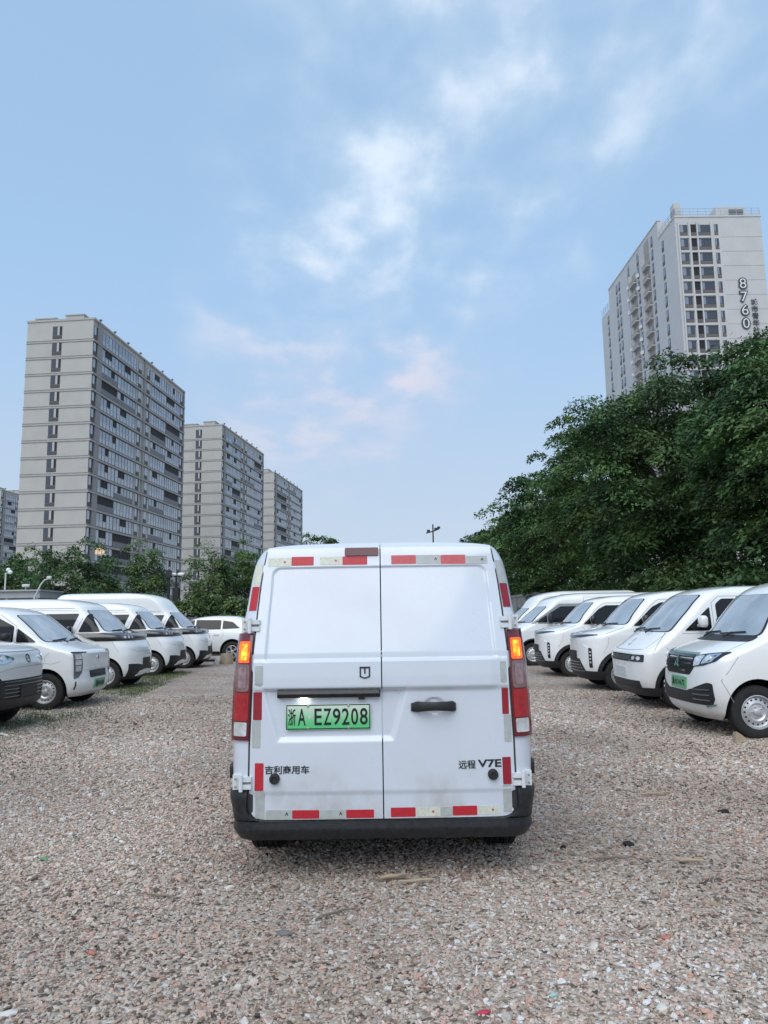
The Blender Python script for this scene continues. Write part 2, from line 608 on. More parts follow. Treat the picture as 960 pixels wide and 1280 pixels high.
        for j in (0, -1):
            mb.grid(np.stack([outer[:, j], inner[:, j]], 1), mi)
        return mb

    def rwrap(self, mb, side, zs, yin, length, off, mi=0, sink=0.02, full=False):
        """panel on a rear corner: from the rear face round to the flank; zs rows, yin inner edge per row, off outward per row"""
        rows = []
        for z, yi in zip(zs, yin):
            sf, w, rf, nf, sr = [float(q) for q in self.par(z)]
            rr = self.rr
            h = [(sr, yi)]
            if yi < w - rr:
                h += [(sr, yi + (w - rr - yi) * k / 3) for k in range(1, 4)]
            for i in range(0, 15):
                t = math.pi / 2 * i / 14
                q = (sr - rr + rr * max(math.cos(t), 0) ** (2 / self.nr), (w - rr) + rr * math.sin(t) ** (2 / self.nr))
                if q[1] > yi + 1e-4:
                    h.append(q)
            if h[1][1] > yi and yi > w - rr:
                h[0] = (float(self.srear(np.array([yi]), np.array([z]))[0]), yi)
            h += [(sr - rr - length * k / 3, w) for k in (1, 2, 3)]
            hp = np.array(h); L_ = np.concatenate([[0], np.cumsum(np.hypot(*np.diff(hp, axis=0).T))])
            tt = np.linspace(0, L_[-1], 24)
            rows.append([(-a, side * b, z) for a, b in zip(np.interp(tt, L_, hp[:, 0]), np.interp(tt, L_, hp[:, 1]))])
        P = np.array(rows)
        du = np.gradient(P, axis=1); dv = np.gradient(P, axis=0)
        n = np.cross(du, dv); n /= np.linalg.norm(n, axis=2)[:, :, None] + 1e-9
        ref = P.copy(); ref[:, :, 0] += 2.0; ref[:, :, 2] = 0
        n *= np.sign((n * ref).sum(2))[:, :, None]
        of = np.asarray(off, float)
        of = of[:, None, None] if of.ndim else of
        outer = P + n * of; inner = P - n * sink
        mb.grid(np.concatenate([inner[:1], outer, inner[-1:]], 0), mi)
        for j in (0, -1):
            mb.grid(np.stack([outer[:, j], inner[:, j]], 1), mi)
        return mb


def strip(pts, w):
    """thin polygon strips along a 2D polyline (for panel gaps)"""
    out = []
    for a, b in zip(pts[:-1], pts[1:]):
        a, b = Vector(a), Vector(b); d = (b - a).normalized(); n = Vector((-d.y, d.x)) * w / 2; e = d * w * 0.4
        out.append([tuple(a - n - e), tuple(b - n + e), tuple(b + n + e), tuple(a + n - e)])
    return out


class SeamSet:
    """panel gaps: every gap becomes a part of its own"""
    def __init__(self): self.items = []

    def build(self, name, mats, parent):
        for m in self.items:
            m.build(name, mats, parent)


def seams(mb, fm, pts, w=0.007, mi=0):
    if isinstance(mb, SeamSet):
        mb.items.append(MB()); mb = mb.items[-1]
    for q in strip(pts, w):
        patch(mb, fm, q, 0.0, 0.0016, 0.10, mi, sink=0.004)
    return mb


def text_pts(body, size=1.0, offset=0.0, extrude=0.0, spacing=1.0, res=3):
    """flat lettering as triangles: returns vertices (x, y) and faces, x from 0"""
    cu = bpy.data.curves.new('t', 'FONT'); cu.body = body; cu.size = size; cu.offset = offset
    cu.space_character = spacing; cu.resolution_u = res; cu.fill_mode = 'FRONT'
    ob = link('t', cu)
    bpy.context.view_layer.update()
    dg = bpy.context.evaluated_depsgraph_get()
    me = ob.evaluated_get(dg).to_mesh()
    v = np.array([tuple(q.co)[:2] for q in me.vertices]); f = [tuple(p.vertices) for p in me.polygons]
    ob.evaluated_get(dg).to_mesh_clear()
    bpy.data.objects.remove(ob); bpy.data.curves.remove(cu)
    return v, f


def fit_text(body, x0, x1, y0, y1, **k):
    v, f = text_pts(body, **k)
    lo, hi = v.min(0), v.max(0)
    v = (v - lo) / (hi - lo) * np.array([x1 - x0, y1 - y0]) + np.array([x0, y0])
    return v, f


def letters(mb, fm, v, f, th=0.003, mi=0):
    """raise flat lettering off a surface"""
    o = fm(v[:, 0], v[:, 1], th); i = fm(v[:, 0], v[:, 1], -0.002)
    n = len(v)
    from collections import Counter
    ec = Counter()
    for q in f:
        for a, b in zip(q, q[1:] + q[:1]):
            ec[tuple(sorted((a, b)))] += 1
    sk = [(a, b, b + n, a + n) for (a, b), c in ec.items() if c == 1]
    mb.add(np.vstack([o, i]), list(f) + sk, mi)
    return mb

def supell(mb, c, r, e=0.55, nu=16, nv=10, mi=0):
    """rounded box"""
    sg = lambda v, p: math.copysign(abs(v) ** p, v)
    rows = []
    for i in range(nv + 1):
        t = -math.pi / 2 + math.pi * i / nv
        rows.append([(c[0] + r[0] * sg(math.cos(t), e) * sg(math.cos(a), e), c[1] + r[1] * sg(math.cos(t), e) * sg(math.sin(a), e),
                      c[2] + r[2] * sg(math.sin(t), e)) for a in [2 * math.pi * k / nu for k in range(nu)]])
    return mb.grid(rows, mi, wrap=True)


# ------------------------------------------------------------------ ground
def mesh_from_arrays(name, V, F, mats, smooth=False):
    """V (n,3), F (m,k) equal-sided faces"""
    V = np.asarray(V, np.float32); F = np.asarray(F, np.int32)
    me = bpy.data.meshes.new(name)
    me.vertices.add(len(V)); me.vertices.foreach_set('co', V.ravel())
    k = F.shape[1]
    me.loops.add(F.size); me.loops.foreach_set('vertex_index', F.ravel())
    me.polygons.add(len(F)); me.polygons.foreach_set('loop_start', np.arange(len(F), dtype=np.int32) * k)
    me.polygons.foreach_set('use_smooth', np.full(len(F), smooth))
    me.update(calc_edges=True); me.validate()
    for m in mats:
        me.materials.append(MATS[m])
    return me


STONES = [(0.0, (0.054, 0.042, 0.034)), (0.10, (0.161, 0.122, 0.096)), (0.24, (0.311, 0.250, 0.201)), (0.40, (0.429, 0.359, 0.295)), (0.55, (0.365, 0.330, 0.296)),
          (0.69, (0.498, 0.426, 0.359)), (0.81, (0.450, 0.255, 0.191)), (0.88, (0.514, 0.468, 0.415)), (0.985, (0.583, 0.580, 0.574))]


def stone_ramp(N):
    cr = N.new('ShaderNodeValToRGB'); e = cr.color_ramp.elements
    while len(e) < len(STONES):
        e.new(0.5)
    for q, (p, c) in zip(e, STONES):
        q.position = p; q.color = (*c, 1)
    return cr


def ground_mat():
    m, N, L, b = base_mat('gravel_ground')
    b.inputs['Roughness'].default_value = 0.9
    tc = N.new('ShaderNodeTexCoord')
    vo = N.new('ShaderNodeTexVoronoi'); vo.inputs['Scale'].default_value = 42; vo.inputs['Randomness'].default_value = 1
    wn_ = N.new('ShaderNodeTexNoise'); wn_.inputs['Scale'].default_value = 30; wn_.inputs['Detail'].default_value = 3
    L.new(tc.outputs['Object'], wn_.inputs['Vector'])
    mixv = N.new('ShaderNodeMix'); mixv.data_type = 'VECTOR'; mixv.inputs[0].default_value = 0.02
    L.new(tc.outputs['Object'], mixv.inputs[4]); L.new(wn_.outputs['Color'], mixv.inputs[5])
    L.new(mixv.outputs[1], vo.inputs['Vector'])
    sp = N.new('ShaderNodeSeparateColor'); L.new(vo.outputs['Color'], sp.inputs[0])
    cr = stone_ramp(N); L.new(sp.outputs[0], cr.inputs[0])
    # broad patches: earthier, greyer
    big = N.new('ShaderNodeTexNoise'); big.inputs['Scale'].default_value = 0.55; big.inputs['Detail'].default_value = 7; big.inputs['Roughness'].default_value = 0.6
    L.new(tc.outputs['Object'], big.inputs['Vector'])
    f = nmap(N, L, big.outputs[0], 0.35, 0.7)
    mx = N.new('ShaderNodeMix'); mx.data_type = 'RGBA'; mx.blend_type = 'MULTIPLY'
    L.new(f, mx.inputs[0]); L.new(cr.outputs[0], mx.inputs[6]); mx.inputs[7].default_value = (0.80, 0.73, 0.66, 1)
    L.new(mx.outputs[2], b.inputs['Base Color'])
    bp = N.new('ShaderNodeBump'); bp.inputs['Strength'].default_value = 0.9; bp.inputs['Distance'].default_value = 0.02; bp.invert = True
    L.new(vo.outputs['Distance'], bp.inputs['Height']); L.new(bp.outputs[0], b.inputs['Normal'])
    m2, N, L, b = base_mat('stone')
    b.inputs['Roughness'].default_value = 0.85
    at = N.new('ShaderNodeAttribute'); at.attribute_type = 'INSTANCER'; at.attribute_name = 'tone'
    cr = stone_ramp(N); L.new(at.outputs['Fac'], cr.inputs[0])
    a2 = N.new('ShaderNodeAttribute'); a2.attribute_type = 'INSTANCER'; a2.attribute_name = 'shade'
    tc = N.new('ShaderNodeTexCoord'); nz = N.new('ShaderNodeTexNoise'); nz.inputs['Scale'].default_value = 2.5; nz.inputs['Detail'].default_value = 4
    L.new(tc.outputs['Object'], nz.inputs['Vector'])
    hs = N.new('ShaderNodeHueSaturation'); L.new(cr.outputs[0], hs.inputs['Color'])
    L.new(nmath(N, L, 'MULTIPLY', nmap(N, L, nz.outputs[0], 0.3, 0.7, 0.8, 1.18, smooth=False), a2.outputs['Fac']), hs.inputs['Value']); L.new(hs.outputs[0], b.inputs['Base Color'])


ground_mat()
m = MB(); m.add([(-700, -60, 0), (700, -60, 0), (700, 900, 0), (-700, 900, 0)], [(0, 1, 2, 3)])
ground = m.build('ground', ['gravel_ground']); tag(ground, kind='structure')


def scatter_gravel():
    pts, size, tone = [], [], []
    for d0, d1, dens, s0, s1 in ((2.2, 4.2, 4300, 0.0045, 0.0160), (4.2, 6.5, 2600, 0.0060, 0.0170), (6.5, 9.5, 1300, 0.009, 0.021), (9.5, 15.0, 450, 0.012, 0.025)):
        hw = lambda d: 0.60 * d + 0.9
        n = int(dens * 2 * hw((d0 + d1) / 2) * (d1 - d0))
        y = rng.uniform(d0, d1, n); x = rng.uniform(-1, 1, n) * hw(y)
        r = s0 + (s1 - s0) * rng.beta(1.1, 3.8, n)
        big = rng.random(n) < 0.012
        r[big] *= 1.8
        pts.append(np.stack([x, y, r * rng.uniform(-0.1, 0.45, n)], 1))
        fl = np.stack([r * rng.uniform(0.8, 1.45, n), r * rng.uniform(0.65, 1.05, n), r * rng.uniform(0.4, 0.8, n)], 1)
        sliver = rng.random(n) < 0.06
        fl[sliver] *= np.array([2.6, 0.45, 0.5])
        size.append(fl); tone.append(np.clip(0.07 + 0.91 * rng.random(n) + 0.10 * np.sin(x * 1.7 + y) * np.sin(y * 1.3), 0, 1))
    P, S, T = np.vstack(pts), np.vstack(size), np.concatenate(tone)
    me = bpy.data.meshes.new('gravel'); me.vertices.add(len(P)); me.vertices.foreach_set('co', P.astype(np.float32).ravel())
    a = me.attributes.new('sz', 'FLOAT_VECTOR', 'POINT'); a.data.foreach_set('vector', S.astype(np.float32).ravel())
    a = me.attributes.new('tone', 'FLOAT', 'POINT'); a.data.foreach_set('value', T.astype(np.float32))
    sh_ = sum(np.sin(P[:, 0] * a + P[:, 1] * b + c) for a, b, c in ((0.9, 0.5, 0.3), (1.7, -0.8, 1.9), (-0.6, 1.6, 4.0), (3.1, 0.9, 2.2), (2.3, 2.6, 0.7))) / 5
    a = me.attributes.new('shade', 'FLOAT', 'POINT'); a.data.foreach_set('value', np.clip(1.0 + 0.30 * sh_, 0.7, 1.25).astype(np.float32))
    rot = np.stack([rng.normal(0, 0.35, len(P)), rng.normal(0, 0.35, len(P)), rng.uniform(0, 6.28, len(P))], 1)
    a = me.attributes.new('rt', 'FLOAT_VECTOR', 'POINT'); a.data.foreach_set('vector', rot.astype(np.float32).ravel())
    me.materials.append(MATS['stone'])
    ob = link('gravel', me); tag(ob, 'loose crushed gravel in grey, tan and brick red covering the lot', None, None, 'stuff')
    ng = bpy.data.node_groups.new('gravel', 'GeometryNodeTree')
    ng.interface.new_socket('Geometry', in_out='INPUT', socket_type='NodeSocketGeometry'); ng.interface.new_socket('Geometry', in_out='OUTPUT', socket_type='NodeSocketGeometry')
    N, L = ng.nodes, ng.links
    gi, go = N.new('NodeGroupInput'), N.new('NodeGroupOutput')
    jn = N.new('GeometryNodeGeometryToInstance')
    for k in range(6):
        ic = N.new('GeometryNodeMeshIcoSphere'); ic.inputs['Subdivisions'].default_value = 2 if k < 4 else 1
        nt = N.new('ShaderNodeTexNoise'); nt.noise_dimensions = '4D'; nt.inputs['W'].default_value = 3.7 * k; nt.inputs['Scale'].default_value = 0.85; nt.inputs['Detail'].default_value = 1.5
        vm = N.new('ShaderNodeVectorMath'); vm.operation = 'SUBTRACT'; vm.inputs[1].default_value = (0.5, 0.5, 0.5); L.new(nt.outputs['Color'], vm.inputs[0])
        v2 = N.new('ShaderNodeVectorMath'); v2.operation = 'SCALE'; v2.inputs['Scale'].default_value = 1.9; L.new(vm.outputs[0], v2.inputs[0])
        spn = N.new('GeometryNodeSetPosition'); L.new(ic.outputs[0], spn.inputs[0]); L.new(v2.outputs[0], spn.inputs['Offset'])
        sm_ = N.new('GeometryNodeSetMaterial'); sm_.inputs['Material'].default_value = MATS['stone']; L.new(spn.outputs[0], sm_.inputs[0])
        L.new(sm_.outputs[0], jn.inputs[0])
    ip = N.new('GeometryNodeInstanceOnPoints'); L.new(gi.outputs[0], ip.inputs['Points']); L.new(jn.outputs[0], ip.inputs['Instance'])
    ip.inputs['Pick Instance'].default_value = True
    rv = N.new('FunctionNodeRandomValue'); rv.data_type = 'INT'; rv.inputs[4].default_value = 0; rv.inputs[5].default_value = 5
    L.new(rv.outputs[2], ip.inputs['Instance Index'])

    def named(nm, typ):
        q = N.new('GeometryNodeInputNamedAttribute'); q.data_type = typ; q.inputs[0].default_value = nm
        return q.outputs[0]
    L.new(named('sz', 'FLOAT_VECTOR'), ip.inputs['Scale'])
    er = N.new('FunctionNodeEulerToRotation'); L.new(named('rt', 'FLOAT_VECTOR'), er.inputs[0]); L.new(er.outputs[0], ip.inputs['Rotation'])
    L.new(ip.outputs[0], go.inputs[0])
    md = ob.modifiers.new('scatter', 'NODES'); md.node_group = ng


scatter_gravel()

# ------------------------------------------------------------------ buildings
mat('wall_beige', (0.425, 0.425, 0.405), 0.85, noise=0.07, scale=0.35, bump=0.05, bscale=20)
mat('wall_grey', (0.26, 0.265, 0.265), 0.85, noise=0.07, scale=0.4)
mat('ledge', (0.38, 0.38, 0.365), 0.8, noise=0.08, scale=0.8)
mat('ledge_dark', (0.215, 0.22, 0.22), 0.8)
mat('frame_dark', (0.04, 0.043, 0.048), 0.5)
mat('louver', (0.10, 0.105, 0.11), 0.6)
mat('house_glass', (0.12, 0.15, 0.195), 0.06, spec=1.0, ior=2.0)
mat('house_glass_pale', (0.27, 0.31, 0.36), 0.10, spec=1.0, ior=1.9)
mat('end_glass', (0.055, 0.07, 0.095), 0.08, spec=0.6, ior=1.5)
mat('void', (0.012, 0.013, 0.016), 0.7)
mat('curtain', (0.42, 0.42, 0.42), 0.8)
mat('panel_grey', (0.15, 0.155, 0.165), 0.55)
mat('lit_room', (0.8, 0.6, 0.4), 0.6, emit=(1.0, 0.72, 0.42), estr=0.35)
mat('tower_white', (0.50, 0.515, 0.53), 0.8, noise=0.06, scale=0.3)
mat('tower_warm', (0.50, 0.51, 0.505), 0.8, noise=0.07, scale=0.3)
mat('tower_joint', (0.40, 0.41, 0.41), 0.8)
mat('tower_tan', (0.33, 0.315, 0.30), 0.8, noise=0.1, scale=0.5)
mat('spandrel_brown', (0.13, 0.11, 0.105), 0.6)
mat('rail_grey', (0.42, 0.44, 0.46), 0.4, metal=0.5)
mat('sign_white', (0.75, 0.76, 0.77), 0.5)
mat('sign_dark', (0.05, 0.06, 0.07), 0.5)


def win_end():
    """narrow window with air-conditioning louver below; faces -y"""
    m = MB()
    m.box(-0.85, 0.85, -0.04, 0.10, 0.30, 2.55, 3)
    m.box(-0.78, -0.03, -0.055, -0.04, 0.95, 2.48, 5); m.box(0.03, 0.40, -0.055, -0.04, 0.95, 2.48, 2); m.box(0.44, 0.78, -0.055, -0.04, 0.95, 2.48, 4)
    for k in range(4):
        m.box(-0.78, 0.78, -0.075, -0.03, 0.36 + 0.13 * k, 0.43 + 0.13 * k, 3)
    return m.mesh('window', ['frame_dark', 'house_glass', 'curtain', 'louver', 'void', 'end_glass'])


def win_side(w=1.5, dark=0):
    """bedroom window on the long side; faces +x, runs along y"""
    m = MB()
    m.box(-0.1, 0.04, -w / 2, w / 2, 0.25, 2.5, 0)
    m.box(0.04, 0.05, -w / 2 + 0.08, w * 0.16, 0.95, 2.42, 1); m.box(0.04, 0.05, w * 0.2, w / 2 - 0.08, 0.95, 2.42, 2 if dark else 1)
    for k in range(4):
        m.box(0.03, 0.07, -w / 2 + 0.06, w / 2 - 0.06, 0.30 + 0.14 * k, 0.38 + 0.14 * k, 3)
    return m.mesh('window', ['frame_dark', 'house_glass_pale', 'void', 'louver'])


def bay(w, kind, seed):
    """glazed balcony; faces +x, runs along y from 0 to w"""
    rr = random.Random(seed)
    m = MB()
    n = max(4, round(w / 1.2)); cw = w / n
    m.box(-0.12, 0.0, 0.0, w, 0.12, 2.58, 0)
    if kind == 'open':
        m.box(0.0, 0.012, 0.1, w - 0.1, 1.15, 2.5, 1); m.box(0.0, 0.06, 0.0, w, 0.15, 1.12, 4)
    else:
        hole = rr.randrange(n - 1) if kind in ('gap', 'solid') else -9
        for i in range(n):
            a, b_ = i * cw + 0.07, (i + 1) * cw - 0.07
            up = 1 if i in (hole, hole + (1 if kind == 'gap' else 0)) or rr.random() < 0.05 else (2 if rr.random() < 0.65 else 3)
            if kind == 'lit' and i < n * 0.5:
                up = 5
            m.box(0.0, 0.02, a, b_, 1.22, 2.48, up)
            m.box(0.0, 0.04, b_ + 0.01, b_ + 0.13, 0.14, 2.55, 0)
            if kind == 'solid':
                pass
            else:
                m.box(0.0, 0.02, a, b_, 0.20, 1.12, 3 if kind != 'dark' else 4)
        if kind == 'solid':
            m.box(0.0, 0.05, 0.03, w - 0.03, 0.18, 1.14, 4)
        m.box(0.0, 0.06, 0.0, w, 1.12, 1.21, 6)
    return m.mesh('balcony_glazing', ['frame_dark', 'void', 'house_glass', 'house_glass_pale', 'panel_grey', 'lit_room', 'rail_grey'])


WEND = win_end(); WSIDE = [win_side(1.5, 0), win_side(1.5, 1)]; WCORNER = win_side(1.25, 1)
BAYK = ['full', 'full', 'gap', 'gap', 'solid', 'full', 'full', 'gap', 'full', 'open']
BAYS = {}


def get_bay(w, kind, sd_):
    key = (round(w, 2), kind, sd_)
    if key not in BAYS:
        BAYS[key] = bay(w, kind, sd_ * 31 + int(w * 10))
    return BAYS[key]


def slab_block(x, y, yaw, length, floors, label, seed, group, low_dark=4, lit=None, wend=12.0):
    """long apartment slab: windowless-ish end wall towards the lot, glazed balconies on its right flank"""
    fh = 2.9
    H_ = floors * fh
    root = empty('apartment_block', (x, y, 0), yaw)
    rr = random.Random(seed)
    k = length / 43.0
    m = MB(); m.box(-wend, -0.14, 0, length, 0, H_ + 0.8); m.build('wall', ['wall_beige'], root)
    for a, b_, nm in ((1.55, 3.25, 0), (20.9, 21.5, 0), (42.5, 43.0, 0)):
        m = MB(); m.box(-0.16, 0.06, a * k, b_ * k, 0, H_ + 0.5); m.build('pilaster', ['wall_grey'], root)
    m = MB(); m.box(-wend - 0.1, 0.12, -0.12, length + 0.1, H_ + 0.55, H_ + 0.9); m.box(-wend + 0.2, -0.2, 0.2, length - 0.2, H_ + 0.3, H_ + 0.6); m.build('parapet', ['ledge'], root)
    # two roof houses and small roof kit
    for a, b_, c, d, h in ((-wend + 1.0, -wend + 4.6, 0.8, 4.0, 0.5), (-wend * 0.48, -wend * 0.48 + 3.2, 1.2, 6.0, 1.1), (-9, -4, 18 * k, 24 * k, 2.6)):
        m = MB(); m.box(a, b_, c, d, H_ + 0.5, H_ + 0.9 + h); m.box(a - 0.15, b_ + 0.15, c - 0.15, d + 0.15, H_ + 0.9 + h, H_ + 1.1 + h); m.build('roof_house', ['wall_beige'], root)
    for i in range(7):
        yy = length * (0.08 + 0.13 * i)
        m = MB(); m.tube([(-0.6, yy, H_ + 0.8), (-0.6, yy, H_ + 1.9)], 0.09, 6); m.box(-0.8, -0.4, yy - 0.12, yy + 0.12, H_ + 1.7, H_ + 1.95); m.build('roof_vent', ['louver'], root)
    # floor bands
    m = MB()
    for z0, z1, pr, mi in ((-0.32, 0.0, 0.03, 0), (-0.38, -0.32, 0.08, 1), (0.0, 0.06, 0.08, 1)):
        m.box(-wend - pr, 0.0 + pr, -pr, 0.0, z0, z1, mi); m.box(-0.15, 0.06 + pr, 0.0, length + pr, z0, z1, mi); m.box(-wend - pr, -wend, 0.0, length, z0, z1, mi)
    band = m.mesh('floor_band', ['ledge', 'ledge_dark'])
    segs = [(3.3, 9.7), (9.85, 17.5), (25.0, 32.6), (32.8, 40.6)]
    for f in range(floors):
        z = f * fh
        if f:
            link('floor_band', band, root, (0, 0, z))
        link('window', WEND, root, (-wend * 0.545, 0, z))
        link('window', WCORNER, root, (-0.14, 0.85 * k, z))
        for yy in (19.2, 23.2, 41.6):
            link('window', WSIDE[rr.random() < 0.35], root, (-0.14, yy * k, z))
        for i, (a, b_) in enumerate(segs):
            kind = rr.choice(BAYK)
            if f < low_dark:  # low floors built from darker kinds, standing in for reflected trees
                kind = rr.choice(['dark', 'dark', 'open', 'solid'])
            if lit and (f, i) == lit:
                kind = 'lit'
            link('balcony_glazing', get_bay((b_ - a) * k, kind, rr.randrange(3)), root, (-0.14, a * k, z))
    tag(root, label, 'building', group)
    return root


GB = 'beige apartment blocks on the left beyond the lot'
slab_block(-49.0, 122.7, R(-5.5), 43.0, 18, 'tall beige apartment block with banded end wall and a lit balcony low down', 3, GB, lit=(4, 0))
slab_block(-42.5, 194.6, R(-7.5), 37.5, 18, 'beige apartment block standing second in the row behind the lit-balcony block', 5, GB, low_dark=7)
slab_block(-38.4, 260.6, R(-7.5), 41.0, 18, 'farthest beige apartment block in the row, partly behind the white van', 8, GB)
slab_block(-148.0, 287.0, R(-5.5), 43.0, 18, 'distant apartment block peeking out beside the lit-balcony block', 11, GB)


def tower():
    fh = 3.0
    root = empty('apartment_tower', (58.6, 139.8, 0), R(0.5))
    tag(root, 'white high-rise tower with large 8760 sign rising above the trees', 'building')
    HF, HM = 79.2, 83.2
    m = MB(); m.box(0.0, 17.1, 0, 8.6, 0, HF); m.build('wall', ['tower_warm'], root)
    m = MB(); m.box(-0.06, 0.0, 0.0, 8.6, 0, HF); m.build('side_wall', ['tower_white'], root)
    m = MB(); m.box(-0.1, 15.0, 8.6, 42.4, 0, HM); m.build('rear_wing', ['tower_white'], root)
    m = MB(); m.box(0.5, 14.0, 42.4, 51, 0, HF); m.build('end_wing', ['tower_white'], root)
    m = MB(); m.box(-0.15, 17.2, -0.12, 8.6, HF, HF + 0.35); m.build('parapet', ['tower_warm'], root)
    m = MB(); m.box(-0.2, 0.6, 8.5, 42.5, HM, HM + 0.3); m.build('parapet', ['tower_white'], root)
    m = MB(); m.box(9.5, 15.5, 2.5, 8.0, HF, HF + 3.6); m.box(12.0, 15.0, 2.46, 2.5, HF + 1.8, HF + 3.0, 1); m.build('roof_house', ['tower_warm', 'louver'], root)
    m = MB(); m.box(0.2, 1.6, 0.6, 2.4, HF, HF + 3.4); m.build('chimney', ['tower_warm'], root)
    # railings: posts and rails
    def rail(pts, z):
        for (a, b_), (c, d) in zip(pts[:-1], pts[1:]):
            n = max(2, int(math.hypot(c - a, d - b_) / 1.5))
            for q in (0.0, 0.6, 1.2):
                r_ = MB(); r_.tube([(a, b_, z + q), (c, d, z + q)], 0.045, 4); r_.build('rail', ['rail_grey'], root)
            for i in range(n + 1):
                t = i / n
                r_ = MB(); x, y = a + (c - a) * t, b_ + (d - b_) * t; r_.tube([(x, y, z - 0.3), (x, y, z + 1.2)], 0.05, 4); r_.build('rail_post', ['rail_grey'], root)
    rail([(0.1, 8.4), (0.1, 0.1), (17.0, 0.1)], HF + 0.7)
    rail([(0.6, 51), (0.6, 42.6)], HF + 0.7)
    # front: window columns
    def fwin(w, h0, h1, sp):
        q = MB(); q.box(-w / 2, w / 2, -0.03, 0.05, sp, h1, 0)
        n = 2 if w < 1.7 else 4
        for i in range(n):
            q.box(-w / 2 + w * i / n + 0.06, -w / 2 + w * (i + 1) / n - 0.05, -0.045, -0.03, h0, h1 - 0.08, 3 if (i == 0) else 1)
        q.box(-w / 2 + 0.04, w / 2 - 0.04, -0.06, -0.03, sp + 0.04, h0 - 0.08, 2)
        return q.mesh('window', ['frame_dark', 'end_glass', 'spandrel_brown', 'house_glass'])
    w1, w2, w3 = fwin(1.6, 1.05, 2.6, 0.35), fwin(2.5, 1.05, 2.6, 0.35), fwin(0.75, 1.2, 2.7, 0.4)
    q = MB(); q.box(-0.6, 0.6, -0.02, 0.05, 0.2, 2.7, 0); q.box(-0.55, 0.55, -0.06, -0.02, 0.25, 1.0, 1); q.box(-0.1, 0.25, -0.09, -0.02, 0.3, 0.8, 2)
    w4 = q.mesh('balcony', ['void', 'spandrel_brown', 'louver'])
    # protruding frame grid round the middle columns
    gr = MB()
    for a, b_ in ((0.35, 0.65), (2.45, 2.85), (4.05, 4.3), (6.85, 7.2)):
        gr2 = MB(); gr2.box(a, b_, -0.30, 0.0, 0, HF - 1.0); gr2.build('pilaster', ['tower_warm'], root)
    q = MB(); q.box(0.65, 2.45, -0.26, 0.0, -0.28, 0.12); q.box(2.85, 4.05, -0.26, 0.0, -0.28, 0.12); q.box(4.3, 6.85, -0.30, 0.0, -0.28, 0.12); flb = q.mesh('floor_ledge', ['tower_warm'])
    q = MB(); q.box(8.9, 17.1, -0.03, 0.0, -0.04, 0.04); jl = q.mesh('wall_joint', ['tower_joint'])
    lo = 8
    for f in range(26):
        z = HF - 1.2 - 3.0 - fh * f
        if z < 0:
            break
        link('window', w1, root, (1.55, 0, z)); link('balcony', w4, root, (3.45, 0, z)); link('window', w2, root, (5.6, 0, z)); link('window', w3, root, (8.05, 0, z))
        link('floor_ledge', flb, root, (0, 0, z)); link('wall_joint', jl, root, (0, 0, z))
    # left flank
    def swin(w):
        q = MB(); q.box(-0.08, 0.05, -w / 2, w / 2, 0.4, 2.6, 0); q.box(-0.095, -0.08, -w / 2 + 0.07, w / 2 - 0.07, 1.1, 2.5, 1); q.box(-0.11, -0.08, -w / 2 + 0.05, w / 2 - 0.05, 0.45, 1.0, 2)
        return q.mesh('window', ['frame_dark', 'house_glass', 'spandrel_brown'])
    s1 = swin(1.0)
    q = MB(); q.box(-0.02, 0.05, 0.0, 3.0, 0.1, 2.75, 0); q.box(-0.75, 0.0, -0.15, 3.15, -0.1, 0.12, 1); q.box(-0.75, -0.60, -0.1, 3.1, 0.12, 1.0, 2); q.box(-0.75, 0.0, 2.9, 3.05, 0.12, 2.9, 1)
    bal = q.mesh('balcony', ['tower_tan', 'tower_white', 'tower_tan'])
    q = MB(); q.box(-0.55, -0.12, -0.45, 0.45, 0.5, 1.25, 0); ac = q.mesh('air_conditioner', ['sign_white'])
    rr = random.Random(4)
    for f in range(20):
        z = HM - 4.2 - fh * f
        for yy in (12.3, 21.0, 27.4, 34.2, 36.2):
            link('window', s1, root, (-0.1, yy, z))
        link('window', s1, root, (-0.06, 6.6, z - 4.0)); link('window', s1, root, (0.5, 45.5, z - 4.0))
        if f:
            link('balcony', bal, root, (-0.1, 14.0, z)); link('balcony', bal, root, (-0.1, 22.6, z))
            if rr.random() < 0.6: link('air_conditioner', ac, root, (-0.1, 27.4, z))
            if rr.random() < 0.3: link('air_conditioner', ac, root, (-0.1, 21.0, z))
    for yy, w in ((14.0, 3.0), (20.5, 1.3), (26.6, 1.4)):
        m = MB(); m.box(-0.13, 0.0, yy, yy + w, HM - 4.4, HM - 0.9); m.build('top_panel', ['tower_tan'], root)
    # sign: digits with white faces and dark outlines, small characters below
    fl = lambda off: (lambda a, c, o=0.0: np.stack([np.asarray(a), np.full(np.shape(a), -off) - o, np.asarray(c)], 1))
    for i, ch in enumerate('8760'):
        x0 = 11.65; z1 = 66.4 - i * 2.72
        sg = MB(); v_, f_ = fit_text(ch, x0 - 0.18, x0 + 1.58, z1 - 2.45, z1, size=1, res=4, offset=0.085); letters(sg, fl(0.10), v_, f_, 0.10); so = sg.build('sign_digit', ['sign_dark'], root)
        sg = MB(); v_, f_ = fit_text(ch, x0 + 0.08, x0 + 1.32, z1 - 2.20, z1 - 0.25, size=1, res=4, offset=-0.012); letters(sg, fl(0.21), v_, f_, 0.04); sg.build('digit_face', ['sign_white'], so)
    for i, ch in enumerate('城市青年社区'):
        z1 = 62.0 - i * 1.42
        sg = MB(); v_, f_ = fit_text(ch, 13.65, 14.95, z1 - 1.28, z1, size=1, res=2, offset=0.01); letters(sg, fl(0.10), v_, f_, 0.08); sg.build('sign_character', ['sign_dark'], root)
    return root


tower()

